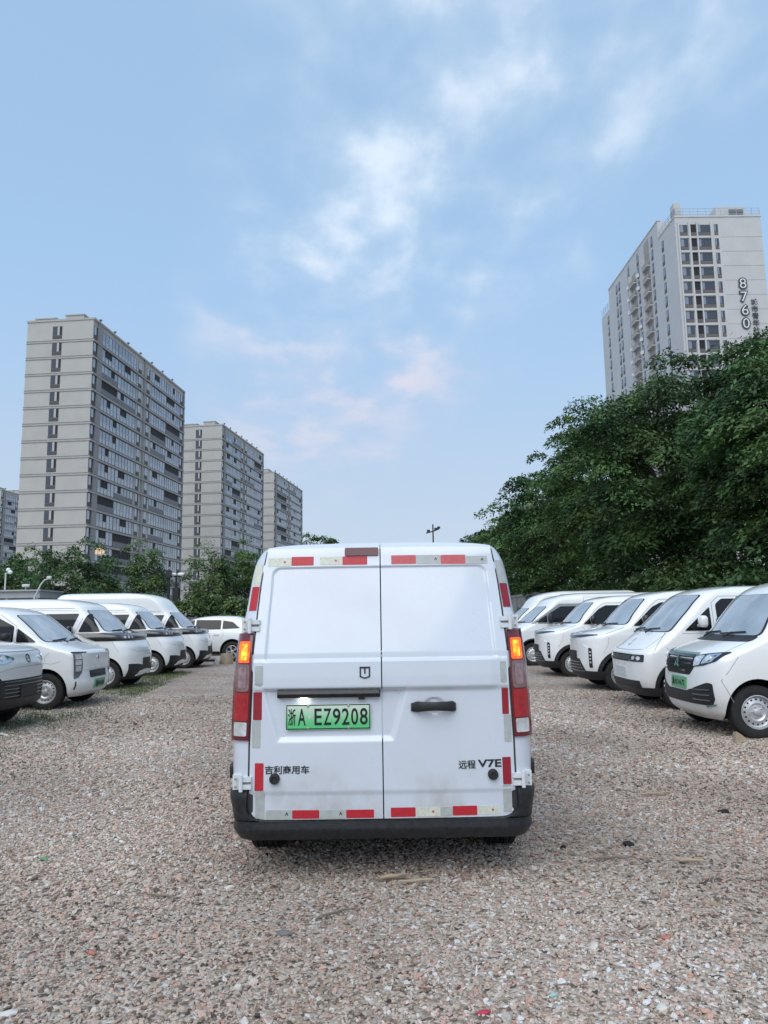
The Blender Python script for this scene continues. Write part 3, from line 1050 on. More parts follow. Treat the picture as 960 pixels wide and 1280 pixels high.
# ------------------------------------------------------------------ trees
def leaf_mat(name, col, var=0.35):
    m, N, L, b = base_mat(name)
    g = N.new('ShaderNodeNewGeometry')
    hs = N.new('ShaderNodeHueSaturation'); hs.inputs['Color'].default_value = (*col, 1)
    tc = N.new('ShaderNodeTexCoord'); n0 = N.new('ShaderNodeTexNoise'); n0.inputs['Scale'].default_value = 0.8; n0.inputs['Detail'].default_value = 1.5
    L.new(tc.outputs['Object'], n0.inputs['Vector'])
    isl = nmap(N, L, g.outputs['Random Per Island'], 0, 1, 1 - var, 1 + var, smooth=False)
    L.new(nmath(N, L, 'MULTIPLY', isl, nmap(N, L, n0.outputs[0], 0.36, 0.64, 0.62, 1.5)), hs.inputs['Value'])  # clump-sized light and dark painted into leaf colour, like sunlit tufts and shaded gaps
    n = N.new('ShaderNodeTexNoise'); n.inputs['Scale'].default_value = 0.45; n.inputs['Detail'].default_value = 2
    L.new(tc.outputs['Object'], n.inputs['Vector'])
    L.new(nmap(N, L, n.outputs[0], 0.3, 0.7, 0.475, 0.515, smooth=False), hs.inputs['Hue'])
    L.new(hs.outputs[0], b.inputs['Base Color'])
    b.inputs['Roughness'].default_value = 0.55
    b.inputs['Specular IOR Level'].default_value = 0.35
    tr = N.new('ShaderNodeBsdfTranslucent'); L.new(hs.outputs[0], tr.inputs[0])
    mx = N.new('ShaderNodeMixShader'); mx.inputs[0].default_value = 0.22
    L.new(b.outputs[0], mx.inputs[1]); L.new(tr.outputs[0], mx.inputs[2])
    out = [q for q in N if q.type == 'OUTPUT_MATERIAL'][0]; L.new(mx.outputs[0], out.inputs[0])
    return m


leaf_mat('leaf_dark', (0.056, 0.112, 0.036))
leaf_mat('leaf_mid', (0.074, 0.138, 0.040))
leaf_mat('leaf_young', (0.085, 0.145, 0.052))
mat('bark', (0.075, 0.062, 0.052), 0.9, noise=0.3, scale=6, bump=0.4, bscale=18)


def leaves(centres, axes, normals, ln, wd):
    """diamond leaves: n x 3 arrays; returns V, F"""
    n = len(centres)
    a = axes / (np.linalg.norm(axes, axis=1)[:, None] + 1e-9)
    nn = normals - (normals * a).sum(1)[:, None] * a; nn /= np.linalg.norm(nn, axis=1)[:, None] + 1e-9
    b = np.cross(nn, a)
    L_, W_ = ln[:, None], wd[:, None]
    V = np.stack([centres - a * L_ * 0.5, centres - b * W_ * 0.5 - nn * W_ * 0.15, centres + a * L_ * 0.5 - nn * L_ * 0.08, centres + b * W_ * 0.5 - nn * W_ * 0.15], 1).reshape(-1, 3)
    F = np.arange(n * 4).reshape(-1, 4)
    return V, F


def unit(n, g):
    v_ = g.normal(size=(n, 3)); return v_ / np.linalg.norm(v_, axis=1)[:, None]


def make_tree(name, x, y, h, r, label, group, seed, n_pads=240, per=150, leaf=0.16, base=0.22, matn='leaf_dark', trunk_r=0.16, pad=0.75, lean=(0, 0), flat=0.30, strays=6):
    g = np.random.default_rng(seed)
    root = empty(name, (x, y, 0))
    z0 = h * base; cz = z0 + (h - z0) * 0.50; hz = (h - z0) * 0.5
    ctr = np.array([lean[0], lean[1], cz])
    # pads spread through the crown, denser towards its skin, lumpy outline
    d = unit(n_pads, g); d[:, 2] = d[:, 2] * 0.95 + 0.08
    lob = 1 + 0.17 * np.sin(3 * np.arctan2(d[:, 1], d[:, 0]) + seed) + 0.12 * np.sin(5 * d[:, 2] + 2 * np.arctan2(d[:, 1], d[:, 0]) + 2 * seed)
    rad = (0.35 + 0.65 * g.random(n_pads) ** 0.45) * lob
    C = ctr + d * rad[:, None] * np.array([r, r, hz])
    s_ = unit(strays, g); s_[:, 2] = np.abs(s_[:, 2]) * 0.8
    C = np.vstack([C, ctr + s_ * np.array([r, r, hz]) * g.uniform(1.02, 1.18, strays)[:, None]])
    C[:, 2] = np.maximum(C[:, 2], z0 * 0.8)
    K = len(C)
    pr = pad * g.uniform(0.6, 1.25, K)
    idx = np.repeat(np.arange(K), per); n = len(idx)
    ang = g.uniform(0, 2 * math.pi, n); q = np.sqrt(g.random(n))
    outw = C - ctr; outw[:, 2] *= 0.4; outw /= np.linalg.norm(outw, axis=1)[:, None] + 1e-6
    loc = np.stack([np.cos(ang) * q, np.sin(ang) * q, g.normal(0, flat * 0.5, n) - 0.38 * q * q], 1) * pr[idx][:, None]
    # drop the side that faces away from the trunk
    loc[:, 2] -= 0.35 * (loc[:, :2] * outw[idx][:, :2]).sum(1)
    P = C[idx] + loc
    ax = np.stack([np.cos(ang), np.sin(ang), g.normal(-0.35, 0.3, n)], 1) + g.normal(0, 0.35, (n, 3))
    nm = np.array([0, 0, 1.0]) + 0.45 * outw[idx] + g.normal(0, 0.42, (n, 3))
    ln = leaf * g.uniform(0.6, 1.35, n); wd = ln * g.uniform(0.40, 0.60, n)
    V, F = leaves(P, ax, nm, ln, wd)
    link('crown', mesh_from_arrays('crown', V, F, [matn]), root)
    # trunk, limbs and branch ends
    t = MB()
    top = Vector((lean[0] * 0.8, lean[1] * 0.8, z0 + (h - z0) * 0.62))
    mid = Vector((g.normal(0, 0.12), g.normal(0, 0.12), z0))
    t.tube([(0, 0, -0.1), tuple(mid * 0.5), tuple(mid), tuple((mid + top) * 0.5), tuple(top)], [trunk_r * 1.25, trunk_r * 1.02, trunk_r * 0.85, trunk_r * 0.5, trunk_r * 0.15], 8)
    t.build('trunk', ['bark'], root, 60)
    t = MB()
    for i in range(9):
        f0 = 0.15 + 0.75 * g.random(); s0 = mid.lerp(top, f0 * 0.8)
        j = g.integers(K); e = Vector(C[j]) * 0.9 + Vector(ctr) * 0.1
        m1 = s0.lerp(e, 0.5) + Vector((0, 0, 0.25))
        t.tube([tuple(s0), tuple(m1), tuple(e)], [trunk_r * 0.42, trunk_r * 0.25, trunk_r * 0.06], 5)
        for _ in range(3):
            j2 = np.argsort(((C - np.array(e)) ** 2).sum(1))[g.integers(1, 9)]
            t.tube([tuple(m1.lerp(e, 0.5)), tuple(C[j2])], [trunk_r * 0.16, trunk_r * 0.04], 4)
    t.build('limbs', ['bark'], root, 60)
    tag(root, label, 'tree', group)
    return root


GT = 'leafy trees in a row behind the right-hand vans'
row = [(14.6, 19.5, 10.6, 4.5, 190, 420, 0.165, 'leaf_mid'), (13.7, 24.8, 11.0, 3.7, 190, 380, 0.175, 'leaf_dark'), (12.0, 31.4, 12.0, 3.7, 180, 330, 0.19, 'leaf_dark'), (11.6, 38.6, 12.4, 3.6, 160, 260, 0.21, 'leaf_mid'),
       (11.2, 46.5, 11.5, 3.6, 140, 180, 0.24, 'leaf_dark'), (11.2, 54.0, 11.0, 4.0, 125, 150, 0.27, 'leaf_mid'), (10.8, 65.0, 10.8, 3.9, 110, 130, 0.31, 'leaf_dark'), (10.4, 79.0, 10.6, 3.8, 100, 110, 0.35, 'leaf_mid')]
LAB = ['leafy tree beside the grille van, its top crossing the white tower', 'broad dark tree behind the two light-bar vans', 'tall leafy tree with spreading limbs behind the grey-pillared van', 'leafy tree standing behind the cream high-roof van',
       'leafy tree in the middle of the receding row, before the concrete wall', 'leafy tree in the row beyond the concrete wall', 'second-last leafy tree of the row, rising past the white van', 'last and smallest leafy tree of the row, at the far end']
for i, (x, y, h, r, npad, per, lf, mt) in enumerate(row):
    make_tree('broadleaf_tree', x, y, h, r, LAB[i], GT, 20 + i, npad, per, lf, 0.16, mt, 0.19, 1.1, flat=0.24)
make_tree('broadleaf_tree', 17.5, 15.5, 10.8, 4.3, 'leafy tree at the edge of the row nearest the grille van', GT, 41, 200, 120, 0.18, 0.16, 'leaf_dark', 0.19, 0.9)
# undergrowth below the row
for i, (x, y, h, r) in enumerate(((11.2, 15.5, 2.9, 1.9), (11.0, 19.6, 3.2, 2.1), (10.8, 23.8, 3.1, 2.0), (10.9, 28.4, 3.4, 2.1), (10.8, 33.0, 3.4, 2.2), (11.0, 38.5, 3.6, 2.3), (10.6, 48.5, 3.2, 2.2), (14.2, 22.0, 4.0, 2.4), (14.4, 28.0, 4.2, 2.6), (14.5, 35.0, 4.4, 2.8))):
    make_tree('shrub', x, y, h, r, 'dense dark shrub filling the gap under the row of trees', 'shrubs under the row of trees', 60 + i, 70, 90, 0.19, 0.06, 'leaf_dark', 0.06, 0.7, strays=3)
GLT = 'small trees in front of the apartment blocks'
for i, (x, y, h, r, npad, per, lf, mt, lb_) in enumerate(((-19.3, 47.0, 6.0, 2.7, 130, 110, 0.20, 'leaf_dark', 'dark bushy tree before the tall lit-balcony block, beside the bent white pole'),
        (-25.2, 51.0, 5.4, 2.7, 110, 100, 0.22, 'leaf_dark', 'dark low tree behind the flat-roofed shed'),
        (-16.6, 52.0, 6.6, 1.75, 90, 100, 0.20, 'leaf_young', 'light green slender tree beside the black lamp posts'),
        (-12.4, 53.0, 6.3, 1.9, 90, 100, 0.20, 'leaf_young', 'light green tree between the black lamp posts and the white van'),
        (-10.6, 57.0, 6.9, 1.9, 90, 95, 0.22, 'leaf_mid', 'green tree partly hidden by the flank of the white van'),
        (-6.6, 72.0, 9.4, 2.6, 110, 90, 0.27, 'leaf_mid', 'green tree top showing over the roof of the white van'),
        (-28.5, 60.0, 7.2, 2.6, 80, 90, 0.25, 'leaf_mid', 'pale green tree behind the globe lamp'),
        (-22.4, 62.0, 4.6, 2.4, 70, 80, 0.24, 'leaf_dark', 'low dark tree at the foot of the tall lit-balcony block'))):
    make_tree('small_tree', x, y, h, r, lb_, GLT, 90 + i, npad, per, lf, 0.14, mt, 0.09, 0.6, flat=0.5, strays=5)
for i, (x, y, h, r) in enumerate(((-14.8, 49.0, 3.2, 1.5), (-12.2, 49.5, 3.4, 1.6), (-9.6, 50.0, 3.2, 1.5), (-17.6, 50.0, 3.4, 1.7), (-21.5, 50.5, 3.4, 2.0), (-7.4, 51.0, 3.0, 1.6), (-4.5, 52.0, 2.9, 1.6), (-1.5, 53.0, 2.9, 1.7), (2.0, 54.0, 3.0, 1.8), (5.4, 56.0, 3.2, 1.9))):
    make_tree('shrub', x, y, h, r, 'green shrub growing behind the low grey fence', 'shrubs behind the low grey fence', 130 + i, 45, 80, 0.22, 0.06, 'leaf_mid' if i % 2 else 'leaf_young', 0.05, 0.5, flat=0.6, strays=2)

# ------------------------------------------------------------------ site furniture
mat('fence_grey', (0.10, 0.105, 0.105), 0.7, noise=0.2, scale=3)
mat('concrete', (0.30, 0.30, 0.29), 0.9, noise=0.15, scale=1.5, bump=0.2, bscale=12)
mat('shed_roof', (0.36, 0.38, 0.40), 0.5, noise=0.1, scale=2)
mat('pole_white', (0.55, 0.57, 0.58), 0.5)
mat('pole_black', (0.02, 0.022, 0.024), 0.5)
mat('lamp_globe', (0.80, 0.81, 0.80), 0.35)
f_ = empty('fence', (-17.5, 46.0, 0)); tag(f_, 'low dark grey metal fence closing the far end of the lot', 'fence')
n = 14
fp = MB(); fp.box(0.03, 1.97, -0.02, 0.02, 0.1, 1.60); fp.box(0.0, 2.0, -0.03, 0.03, 1.60, 1.66); fp = fp.mesh('panel', ['fence_grey'])
po_ = MB(); po_.box(-0.05, 0.05, -0.05, 0.05, 0, 1.74); po_ = po_.mesh('post', ['fence_grey'])
for i in range(n):
    link('panel', fp, f_, (2.0 * i, 0, 0)); link('post', po_, f_, (2.0 * i, 0, 0))
link('post', po_, f_, (2.0 * n, 0, 0))
w_ = empty('boundary_wall', (9.3, 46.0, 0)); tag(w_, 'pale concrete boundary wall in front of the far trees', 'wall')
cp_ = MB(); cp_.box(-0.1, 0.1, 0.02, 2.98, 0, 2.7); cp_.box(-0.16, 0.16, 0.0, 3.0, 2.7, 2.85); cp_ = cp_.mesh('panel', ['concrete'])
for i in range(8):
    link('panel', cp_, w_, (-0.12 * i, 3.0 * i, 0))
# shed with open front
s_ = empty('shed', (-19.3, 42.0, 0)); tag(s_, 'flat grey-roofed open shed behind the left-hand vans', 'shed')
m = MB(); m.box(-12, 0.1, 0, 5, 2.85, 3.22); m.box(-12.1, 0.2, -0.15, 5.1, 3.22, 3.30); m.build('roof', ['shed_roof'], s_)
m = MB(); m.box(-11.9, -0.1, 4.6, 4.8, 0, 2.85); m.build('back_wall', ['fence_grey'], s_)
m = MB(); m.box(-11.9, -0.1, 0.1, 0.2, 2.05, 2.25); m.build('rail', ['shed_roof'], s_)
for i in range(8):
    m = MB(); m.box(-11.9 + 1.68 * i, -11.78 + 1.68 * i, 0.05, 0.2, 0, 2.85); m.build('post', ['shed_roof'], s_)
# security camera on the shed roof
c_ = empty('security_camera', (-20.0, 42.0, 3.30)); tag(c_, 'small white security camera on the shed roof', 'camera')
m = MB(); m.tube([(0, 0, 0), (0, 0, 0.16)], 0.03, 6); m.build('bracket', ['pole_white'], c_)
m = MB(); supell(m, (0.03, -0.05, 0.22), (0.22, 0.11, 0.09), 0.5); m.build('housing', ['pole_white'], c_, 40)
m = MB(); m.lathe([(0.0005, 0.27), (0.05, 0.265), (0.05, 0.2)], 10, 'x', (0, -0.05, 0.21)); m.build('lens', ['pole_black'], c_)
# bent white pole
b_ = empty('bent_pole', (-19.55, 41.6, 0)); tag(b_, 'bent white pole with a camera head leaning beside the shed', 'pole')
m = MB(); m.tube([(0, 0, 0), (0.02, 0, 2.3), (0.55, 0, 3.55), (0.75, 0, 3.80), (0.98, 0, 3.86)], [0.06, 0.055, 0.045, 0.04, 0.035], 8); m.build('pole', ['pole_white'], b_, 60)
m = MB(); supell(m, (1.02, -0.04, 3.92), (0.13, 0.09, 0.10), 0.6); m.build('camera_head', ['pole_white'], b_, 40)
# globe lamp
g_ = empty('globe_lamp', (-22.05, 44.0, 0)); tag(g_, 'thin post with white globe lamp behind the shed', 'street lamp')
m = MB(); m.tube([(-0.12, 0, 0), (-0.12, 0, 4.4)], [0.06, 0.045], 8); m.tube([(-0.12, 0, 4.35), (0.12, 0, 4.42)], 0.03, 6); m.build('post', ['pole_white'], g_, 60)
for q, z in ((0.02, 4.56), (0.14, 4.42)):
    m = MB(); supell(m, (q, 0, z), (0.13, 0.13, 0.12), 1.0, 14, 8); m.build('globe', ['lamp_globe'], g_, 60)
# two black lamp posts
for i, (x, y, h, lb_) in enumerate(((-14.35, 50.0, 4.85, 'plain black lamp post among the young trees'), (-13.95, 50.4, 4.55, 'black lamp post with twin white heads among the young trees'))):
    p_ = empty('lamp_post', (x, y, 0)); tag(p_, lb_, 'street lamp')
    m = MB(); m.tube([(0, 0, 0), (0, 0, 0.5), (0, 0, h - 0.2)], [0.13, 0.09, 0.08], 8); m.build('post', ['pole_black'], p_, 60)
    if i == 0:
        m = MB(); m.box(-0.16, 0.16, -0.16, 0.16, h - 0.55, h - 0.1); m.tube([(0, 0, h - 0.1), (0, 0, h + 0.02)], [0.2, 0.04], 8); m.build('lantern', ['pole_black'], p_)
    else:
        m = MB(); m.box(-0.2, 0.2, -0.18, 0.18, h - 2.1, h - 0.9); m.build('control_box', ['pole_black'], p_)
        for q in (-0.22, 0.30):
            m = MB(); supell(m, (q, 0, h - 0.02), (0.22, 0.14, 0.12), 0.7); m.build('lamp_head', ['lamp_globe'], p_, 40)
        m = MB(); m.tube([(-0.2, 0, h - 0.15), (0.3, 0, h - 0.15)], 0.04, 6); m.build('arm', ['pole_black'], p_)
# far floodlight mast
f2 = empty('light_mast', (5.86, 90.0, 0)); tag(f2, 'tall thin light mast with crooked cross arm beyond the white van', 'street lamp')
m = MB(); m.tube([(0, 0, 0), (0, 0, 12.5)], [0.13, 0.08], 8); m.build('mast', ['pole_black'], f2, 60)
m = MB(); m.tube([(-0.85, 0, 11.45), (0.0, 0, 11.65), (0.75, 0, 11.95)], 0.07, 6); m.build('cross_arm', ['pole_black'], f2, 60)
for q, z in ((-0.55, 11.72), (0.35, 11.95), (0.7, 12.1)):
    m = MB(); m.box(q - 0.18, q + 0.18, -0.15, 0.15, z - 0.12, z + 0.12); m.build('flood_lamp', ['pole_black'], f2)


# ------------------------------------------------------------------ vehicles
WHEEL_CACHE = {}


def wheel_meshes(r, w, kind):
    key = (r, w, kind)
    if key in WHEEL_CACHE:
        return WHEEL_CACHE[key]
    h = w / 2; ri = r * 0.64
    t = MB()
    prof = [(ri - 0.02, -h * 0.8), (ri, -h * 0.92), (r * 0.80, -h), (r * 0.93, -h * 0.96), (r * 0.985, -h * 0.84)]
    for a, b in ((-0.78, -0.52), (-0.44, -0.14), (-0.06, 0.06), (0.14, 0.44), (0.52, 0.78)):
        prof += [(r * 0.972, h * a - 0.001), (r, h * a + 0.001), (r, h * b - 0.001), (r * 0.972, h * b + 0.001)]
    prof += [(r * 0.985, h * 0.84), (r * 0.93, h * 0.96), (r * 0.80, h), (ri, h * 0.92), (ri - 0.02, h * 0.8)]
    t.lathe(prof, 40, 'y')
    tm = t.mesh('tyre', ['tyre'], 35)
    rm = MB()
    q = ri / 0.2
    if kind == 'steel':
        rm.lathe([(ri, h * 0.70), (ri, h * 0.93), (ri - 0.010, h * 0.95), (ri - 0.018, h * 0.80), (0.178 * q, h * 0.55), (0.165 * q, h * 0.50),
                  (0.125 * q, h * 0.66), (0.105 * q, h * 0.72), (0.085 * q, h * 0.58), (0.068 * q, h * 0.60), (0.045 * q, h * 0.62),
                  (0.040 * q, h * 0.86), (0.025 * q, h * 0.92), (0.0005, h * 0.92)], 36, 'y', mi=0)
        n = 16
        for i in range(n):
            a = 2 * math.pi * i / n
            rm.lathe([(0.0005, h * 0.62), (0.0125 * q, h * 0.62), (0.0125 * q, h * 0.48)], 8, 'y', (0.145 * q * math.cos(a), 0, 0.145 * q * math.sin(a)), mi=1)
        for i in range(5):
            a = 2 * math.pi * i / 5
            rm.lathe([(0.0005, h * 0.78), (0.010, h * 0.76), (0.011, h * 0.5)], 6, 'y', (0.062 * q * math.cos(a), 0, 0.062 * q * math.sin(a)), mi=2)
        me = rm.mesh('rim', ['steel_rim', 'rim_dark', 'chrome'], 30)
    else:
        rm.lathe([(ri, h * 0.7), (ri, h * 0.95), (ri - 0.018, h * 0.93), (ri - 0.02, h * 0.3), (0.0005, h * 0.25)], 36, 'y', mi=1)
        rm.lathe([(ri - 0.001, h * 0.90), (ri - 0.020, h * 0.96), (ri - 0.030, h * 0.88)], 36, 'y', mi=0)
        for i in range(5):
            a = 2 * math.pi * i / 5
            for da in (-0.16, 0.16):
                c0, s0 = math.cos(a), math.sin(a); c1, s1 = math.cos(a + da), math.sin(a + da)
                A = Vector((0.045 * c0, 0, 0.045 * s0)); B = Vector(((ri - 0.015) * c1, 0, (ri - 0.015) * s1))
                d = (B - A).normalized(); nn = Vector((-d.z, 0, d.x)) * 0.014
                vs_ = [A - nn, B - nn, B + nn, A + nn]
                rm.add([(p.x, h * 0.86, p.z) for p in vs_] + [(p.x, h * 0.5, p.z) for p in vs_], [(0, 1, 2, 3), (0, 4, 5, 1), (2, 6, 7, 3), (1, 5, 6, 2)], 0)
        rm.lathe([(0.06, h * 0.6), (0.058, h * 0.88), (0.03, h * 0.93), (0.0005, h * 0.93)], 18, 'y', mi=0)
        me = rm.mesh('rim', ['steel_rim', 'rim_dark'], 30)
    WHEEL_CACHE[key] = (tm, me)
    return tm, me


def add_wheels(root, axles, track, r=0.31, w=0.19, kind='steel'):
    tm, rm = wheel_meshes(r, w, kind)
    for s in axles:
        for sd_ in (-1, 1):
            o = link('wheel', tm, root, (-s, sd_ * track, r - 0.008))
            if sd_ < 0:
                o.rotation_euler = (0, 0, math.pi)
            link('rim', rm, o)


def two(f):
    for sd_ in (-1, 1):
        f(sd_)


def plate_small(root, sh, y, z, text, w=0.44, h=0.14, name='number_plate', offx=0.02):
    fm = sh.fmap
    m = MB(); patch(m, fm, rect(y - w / 2, y + w / 2, z - h / 2, z + h / 2, 0.012, 2), offx, 0.006, 0.2)
    o = m.build(name, ['plate_green_flat'], root)
    if text:
        v, f = fit_text(text, y - w * 0.44, y + w * 0.44, z - h * 0.32, z + h * 0.32, size=1, res=1)
        t = MB(); letters(t, lambda a, b, off: fm(a, b, offx + 0.006 + off), v, f, 0.002)
        t.build('lettering', ['text_black'], o)
    return o


mat('plate_green_flat', (0.13, 0.36, 0.19), 0.35, noise=0.2, scale=5)
mat('lamp_rose', (0.27, 0.17, 0.18), 0.12, coat=0.8, noise=0.4, scale=30)
mat('grey_panel', (0.25, 0.27, 0.28), 0.4)


def vehicle(name, sh, paint, axles, arch_r, wheel_r, track, kind='steel', ws=None, wins=(), wheel_w=0.19, tint='windshield'):
    root = empty(name)
    body = sh.body('body', [paint, 'arch_dark'], root, axles, arch_r, zc=wheel_r + 0.01)
    m = MB(); m.box(-axles[1] - 0.6, -axles[0] + 0.35, -0.55, 0.55, 0.20, 0.42); m.build('underbody', ['arch_dark'], root)
    add_wheels(root, axles, track, wheel_r, wheel_w, kind)
    if ws:
        c = Vector((sum(p[0] for p in ws) / len(ws), sum(p[1] for p in ws) / len(ws)))
        big = [tuple(c + (Vector(p) - c) * 1.035) for p in ws]
        m = MB(); patch(m, sh.fmap, rpoly(big, 0.05), 0.0, 0.003, 0.06); fr = m.build('windscreen_surround', ['black_gloss'], root, 40)
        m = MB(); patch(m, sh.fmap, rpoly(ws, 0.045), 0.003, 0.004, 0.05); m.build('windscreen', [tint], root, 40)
    for poly in wins:
        for sd_ in (-1, 1):
            m = MB(); patch(m, sh.smap(sd_), rpoly(poly, 0.03), 0.002, 0.006, 0.05); m.build('side_window', ['glass'], root, 40)
    return root, body


def wipers(root, sh, y_list, z0, length=0.5, rise=0.03):
    for y in y_list:
        ys = np.linspace(y, y + length, 6); zs = z0 + rise * np.linspace(0, 1, 6)
        P = sh.fmap(ys, zs, 0.022)
        m = MB(); m.tube([tuple(p) for p in P], 0.010, 5)
        P2 = sh.fmap(np.array([y + length * 0.45, y + length * 0.55]), np.array([z0 - 0.05, z0 + rise * 0.5]), 0.03)
        m.tube([tuple(p) for p in P2], 0.012, 5)
        m.build('wiper', ['black_plastic'], root, 40)


def mirrors(root, sh, s, z, size=(0.07, 0.10, 0.09), mats='black_plastic', out=0.13):
    for sd_ in (-1, 1):
        y = float(sh.yside(np.array([s]), np.array([z]))[0])
        m = MB(); supell(m, (-s, sd_ * (y + out), z + 0.02), size, 0.6)
        m.tube([(-s + 0.02, sd_ * (y - 0.02), z - 0.05), (-s + 0.01, sd_ * (y + out * 0.6), z - 0.03)], 0.028, 8)
        o = m.build('mirror', [mats], root, 45)
        g = MB(); g.box(-s - size[0] - 0.004, -s - size[0] + 0.010, sd_ * (y + out) - size[1] * 0.72, sd_ * (y + out) + size[1] * 0.72, z - 0.035, z + 0.075)
        g.build('mirror_glass', ['chrome'], o)


def arch_trim(root, sh, s, zc, r0, r1, mat_='black_plastic', th=0.012):
    n = 16
    for sd_ in (-1, 1):
        poly = [(s + r0 * math.cos(math.pi * i / n), zc + r0 * math.sin(math.pi * i / n)) for i in range(n + 1)]
        poly = [(s + r0, 0.24)] + poly + [(s - r0, 0.24)]
        outp = [(s + r1 * math.cos(math.pi * i / n), zc + r1 * math.sin(math.pi * i / n)) for i in range(n + 1)]
        outp = [(s + r1, 0.24)] + outp + [(s - r1, 0.24)]
        m = MB(); fm = sh.smap(sd_)
        for i in range(len(poly) - 1):
            patch(m, fm, [poly[i], outp[i], outp[i + 1], poly[i + 1]], 0.0, th, 0.2, sink=0.03)
        m.build('arch_trim', [mat_], root)


def handle_side(root, sh, s, z, w=0.20, mat_='paint_white'):
    for sd_ in (-1, 1):
        fm = sh.smap(sd_)
        P = fm(np.linspace(s, s + w, 5), np.full(5, z), 0.03)
        P[0] = fm(np.array([s]), np.array([z]), 0.0)[0]; P[-1] = fm(np.array([s + w]), np.array([z]), 0.0)[0]
        m = MB(); m.tube([tuple(p) for p in P], 0.014, 6); m.build('door_handle', [mat_], root, 60)


def wedge_emblem(root, sh, y, z, r, mats=('chrome', 'black_gloss'), ring=True, inner='bar'):
    m = MB()
    fm = sh.fmap
    n = 20
    if ring:
        for i in range(n):
            a0, a1 = 2 * math.pi * i / n, 2 * math.pi * (i + 1) / n
            patch(m, fm, [(y + r * math.cos(a0), z + r * math.sin(a0)), (y + r * math.cos(a1), z + r * math.sin(a1)),
                          (y + 0.72 * r * math.cos(a1), z + 0.72 * r * math.sin(a1)), (y + 0.72 * r * math.cos(a0), z + 0.72 * r * math.sin(a0))], 0.0, 0.008, 1, 0)
    if inner == 'bar':
        patch(m, fm, rect(y - 0.5 * r, y + 0.5 * r, z - 0.12 * r, z + 0.12 * r), 0.0, 0.007, 1, 0)
    if inner == 'tri':
        for poly in ([(y - 0.75 * r, z - 0.6 * r), (y - 0.4 * r, z - 0.6 * r), (y + 0.08 * r, z + 0.8 * r), (y - 0.08 * r, z + 0.9 * r)],
                     [(y + 0.75 * r, z - 0.6 * r), (y + 0.08 * r, z + 0.9 * r), (y - 0.08 * r, z + 0.8 * r), (y + 0.4 * r, z - 0.6 * r)],
                     [(y - 0.25 * r, z - 0.45 * r), (y + 0.25 * r, z - 0.45 * r), (y + 0.12 * r, z - 0.15 * r), (y - 0.12 * r, z - 0.15 * r)]):
            patch(m, fm, poly, 0.0, 0.010, 1, 0)
    return m.build('emblem', list(mats), root)


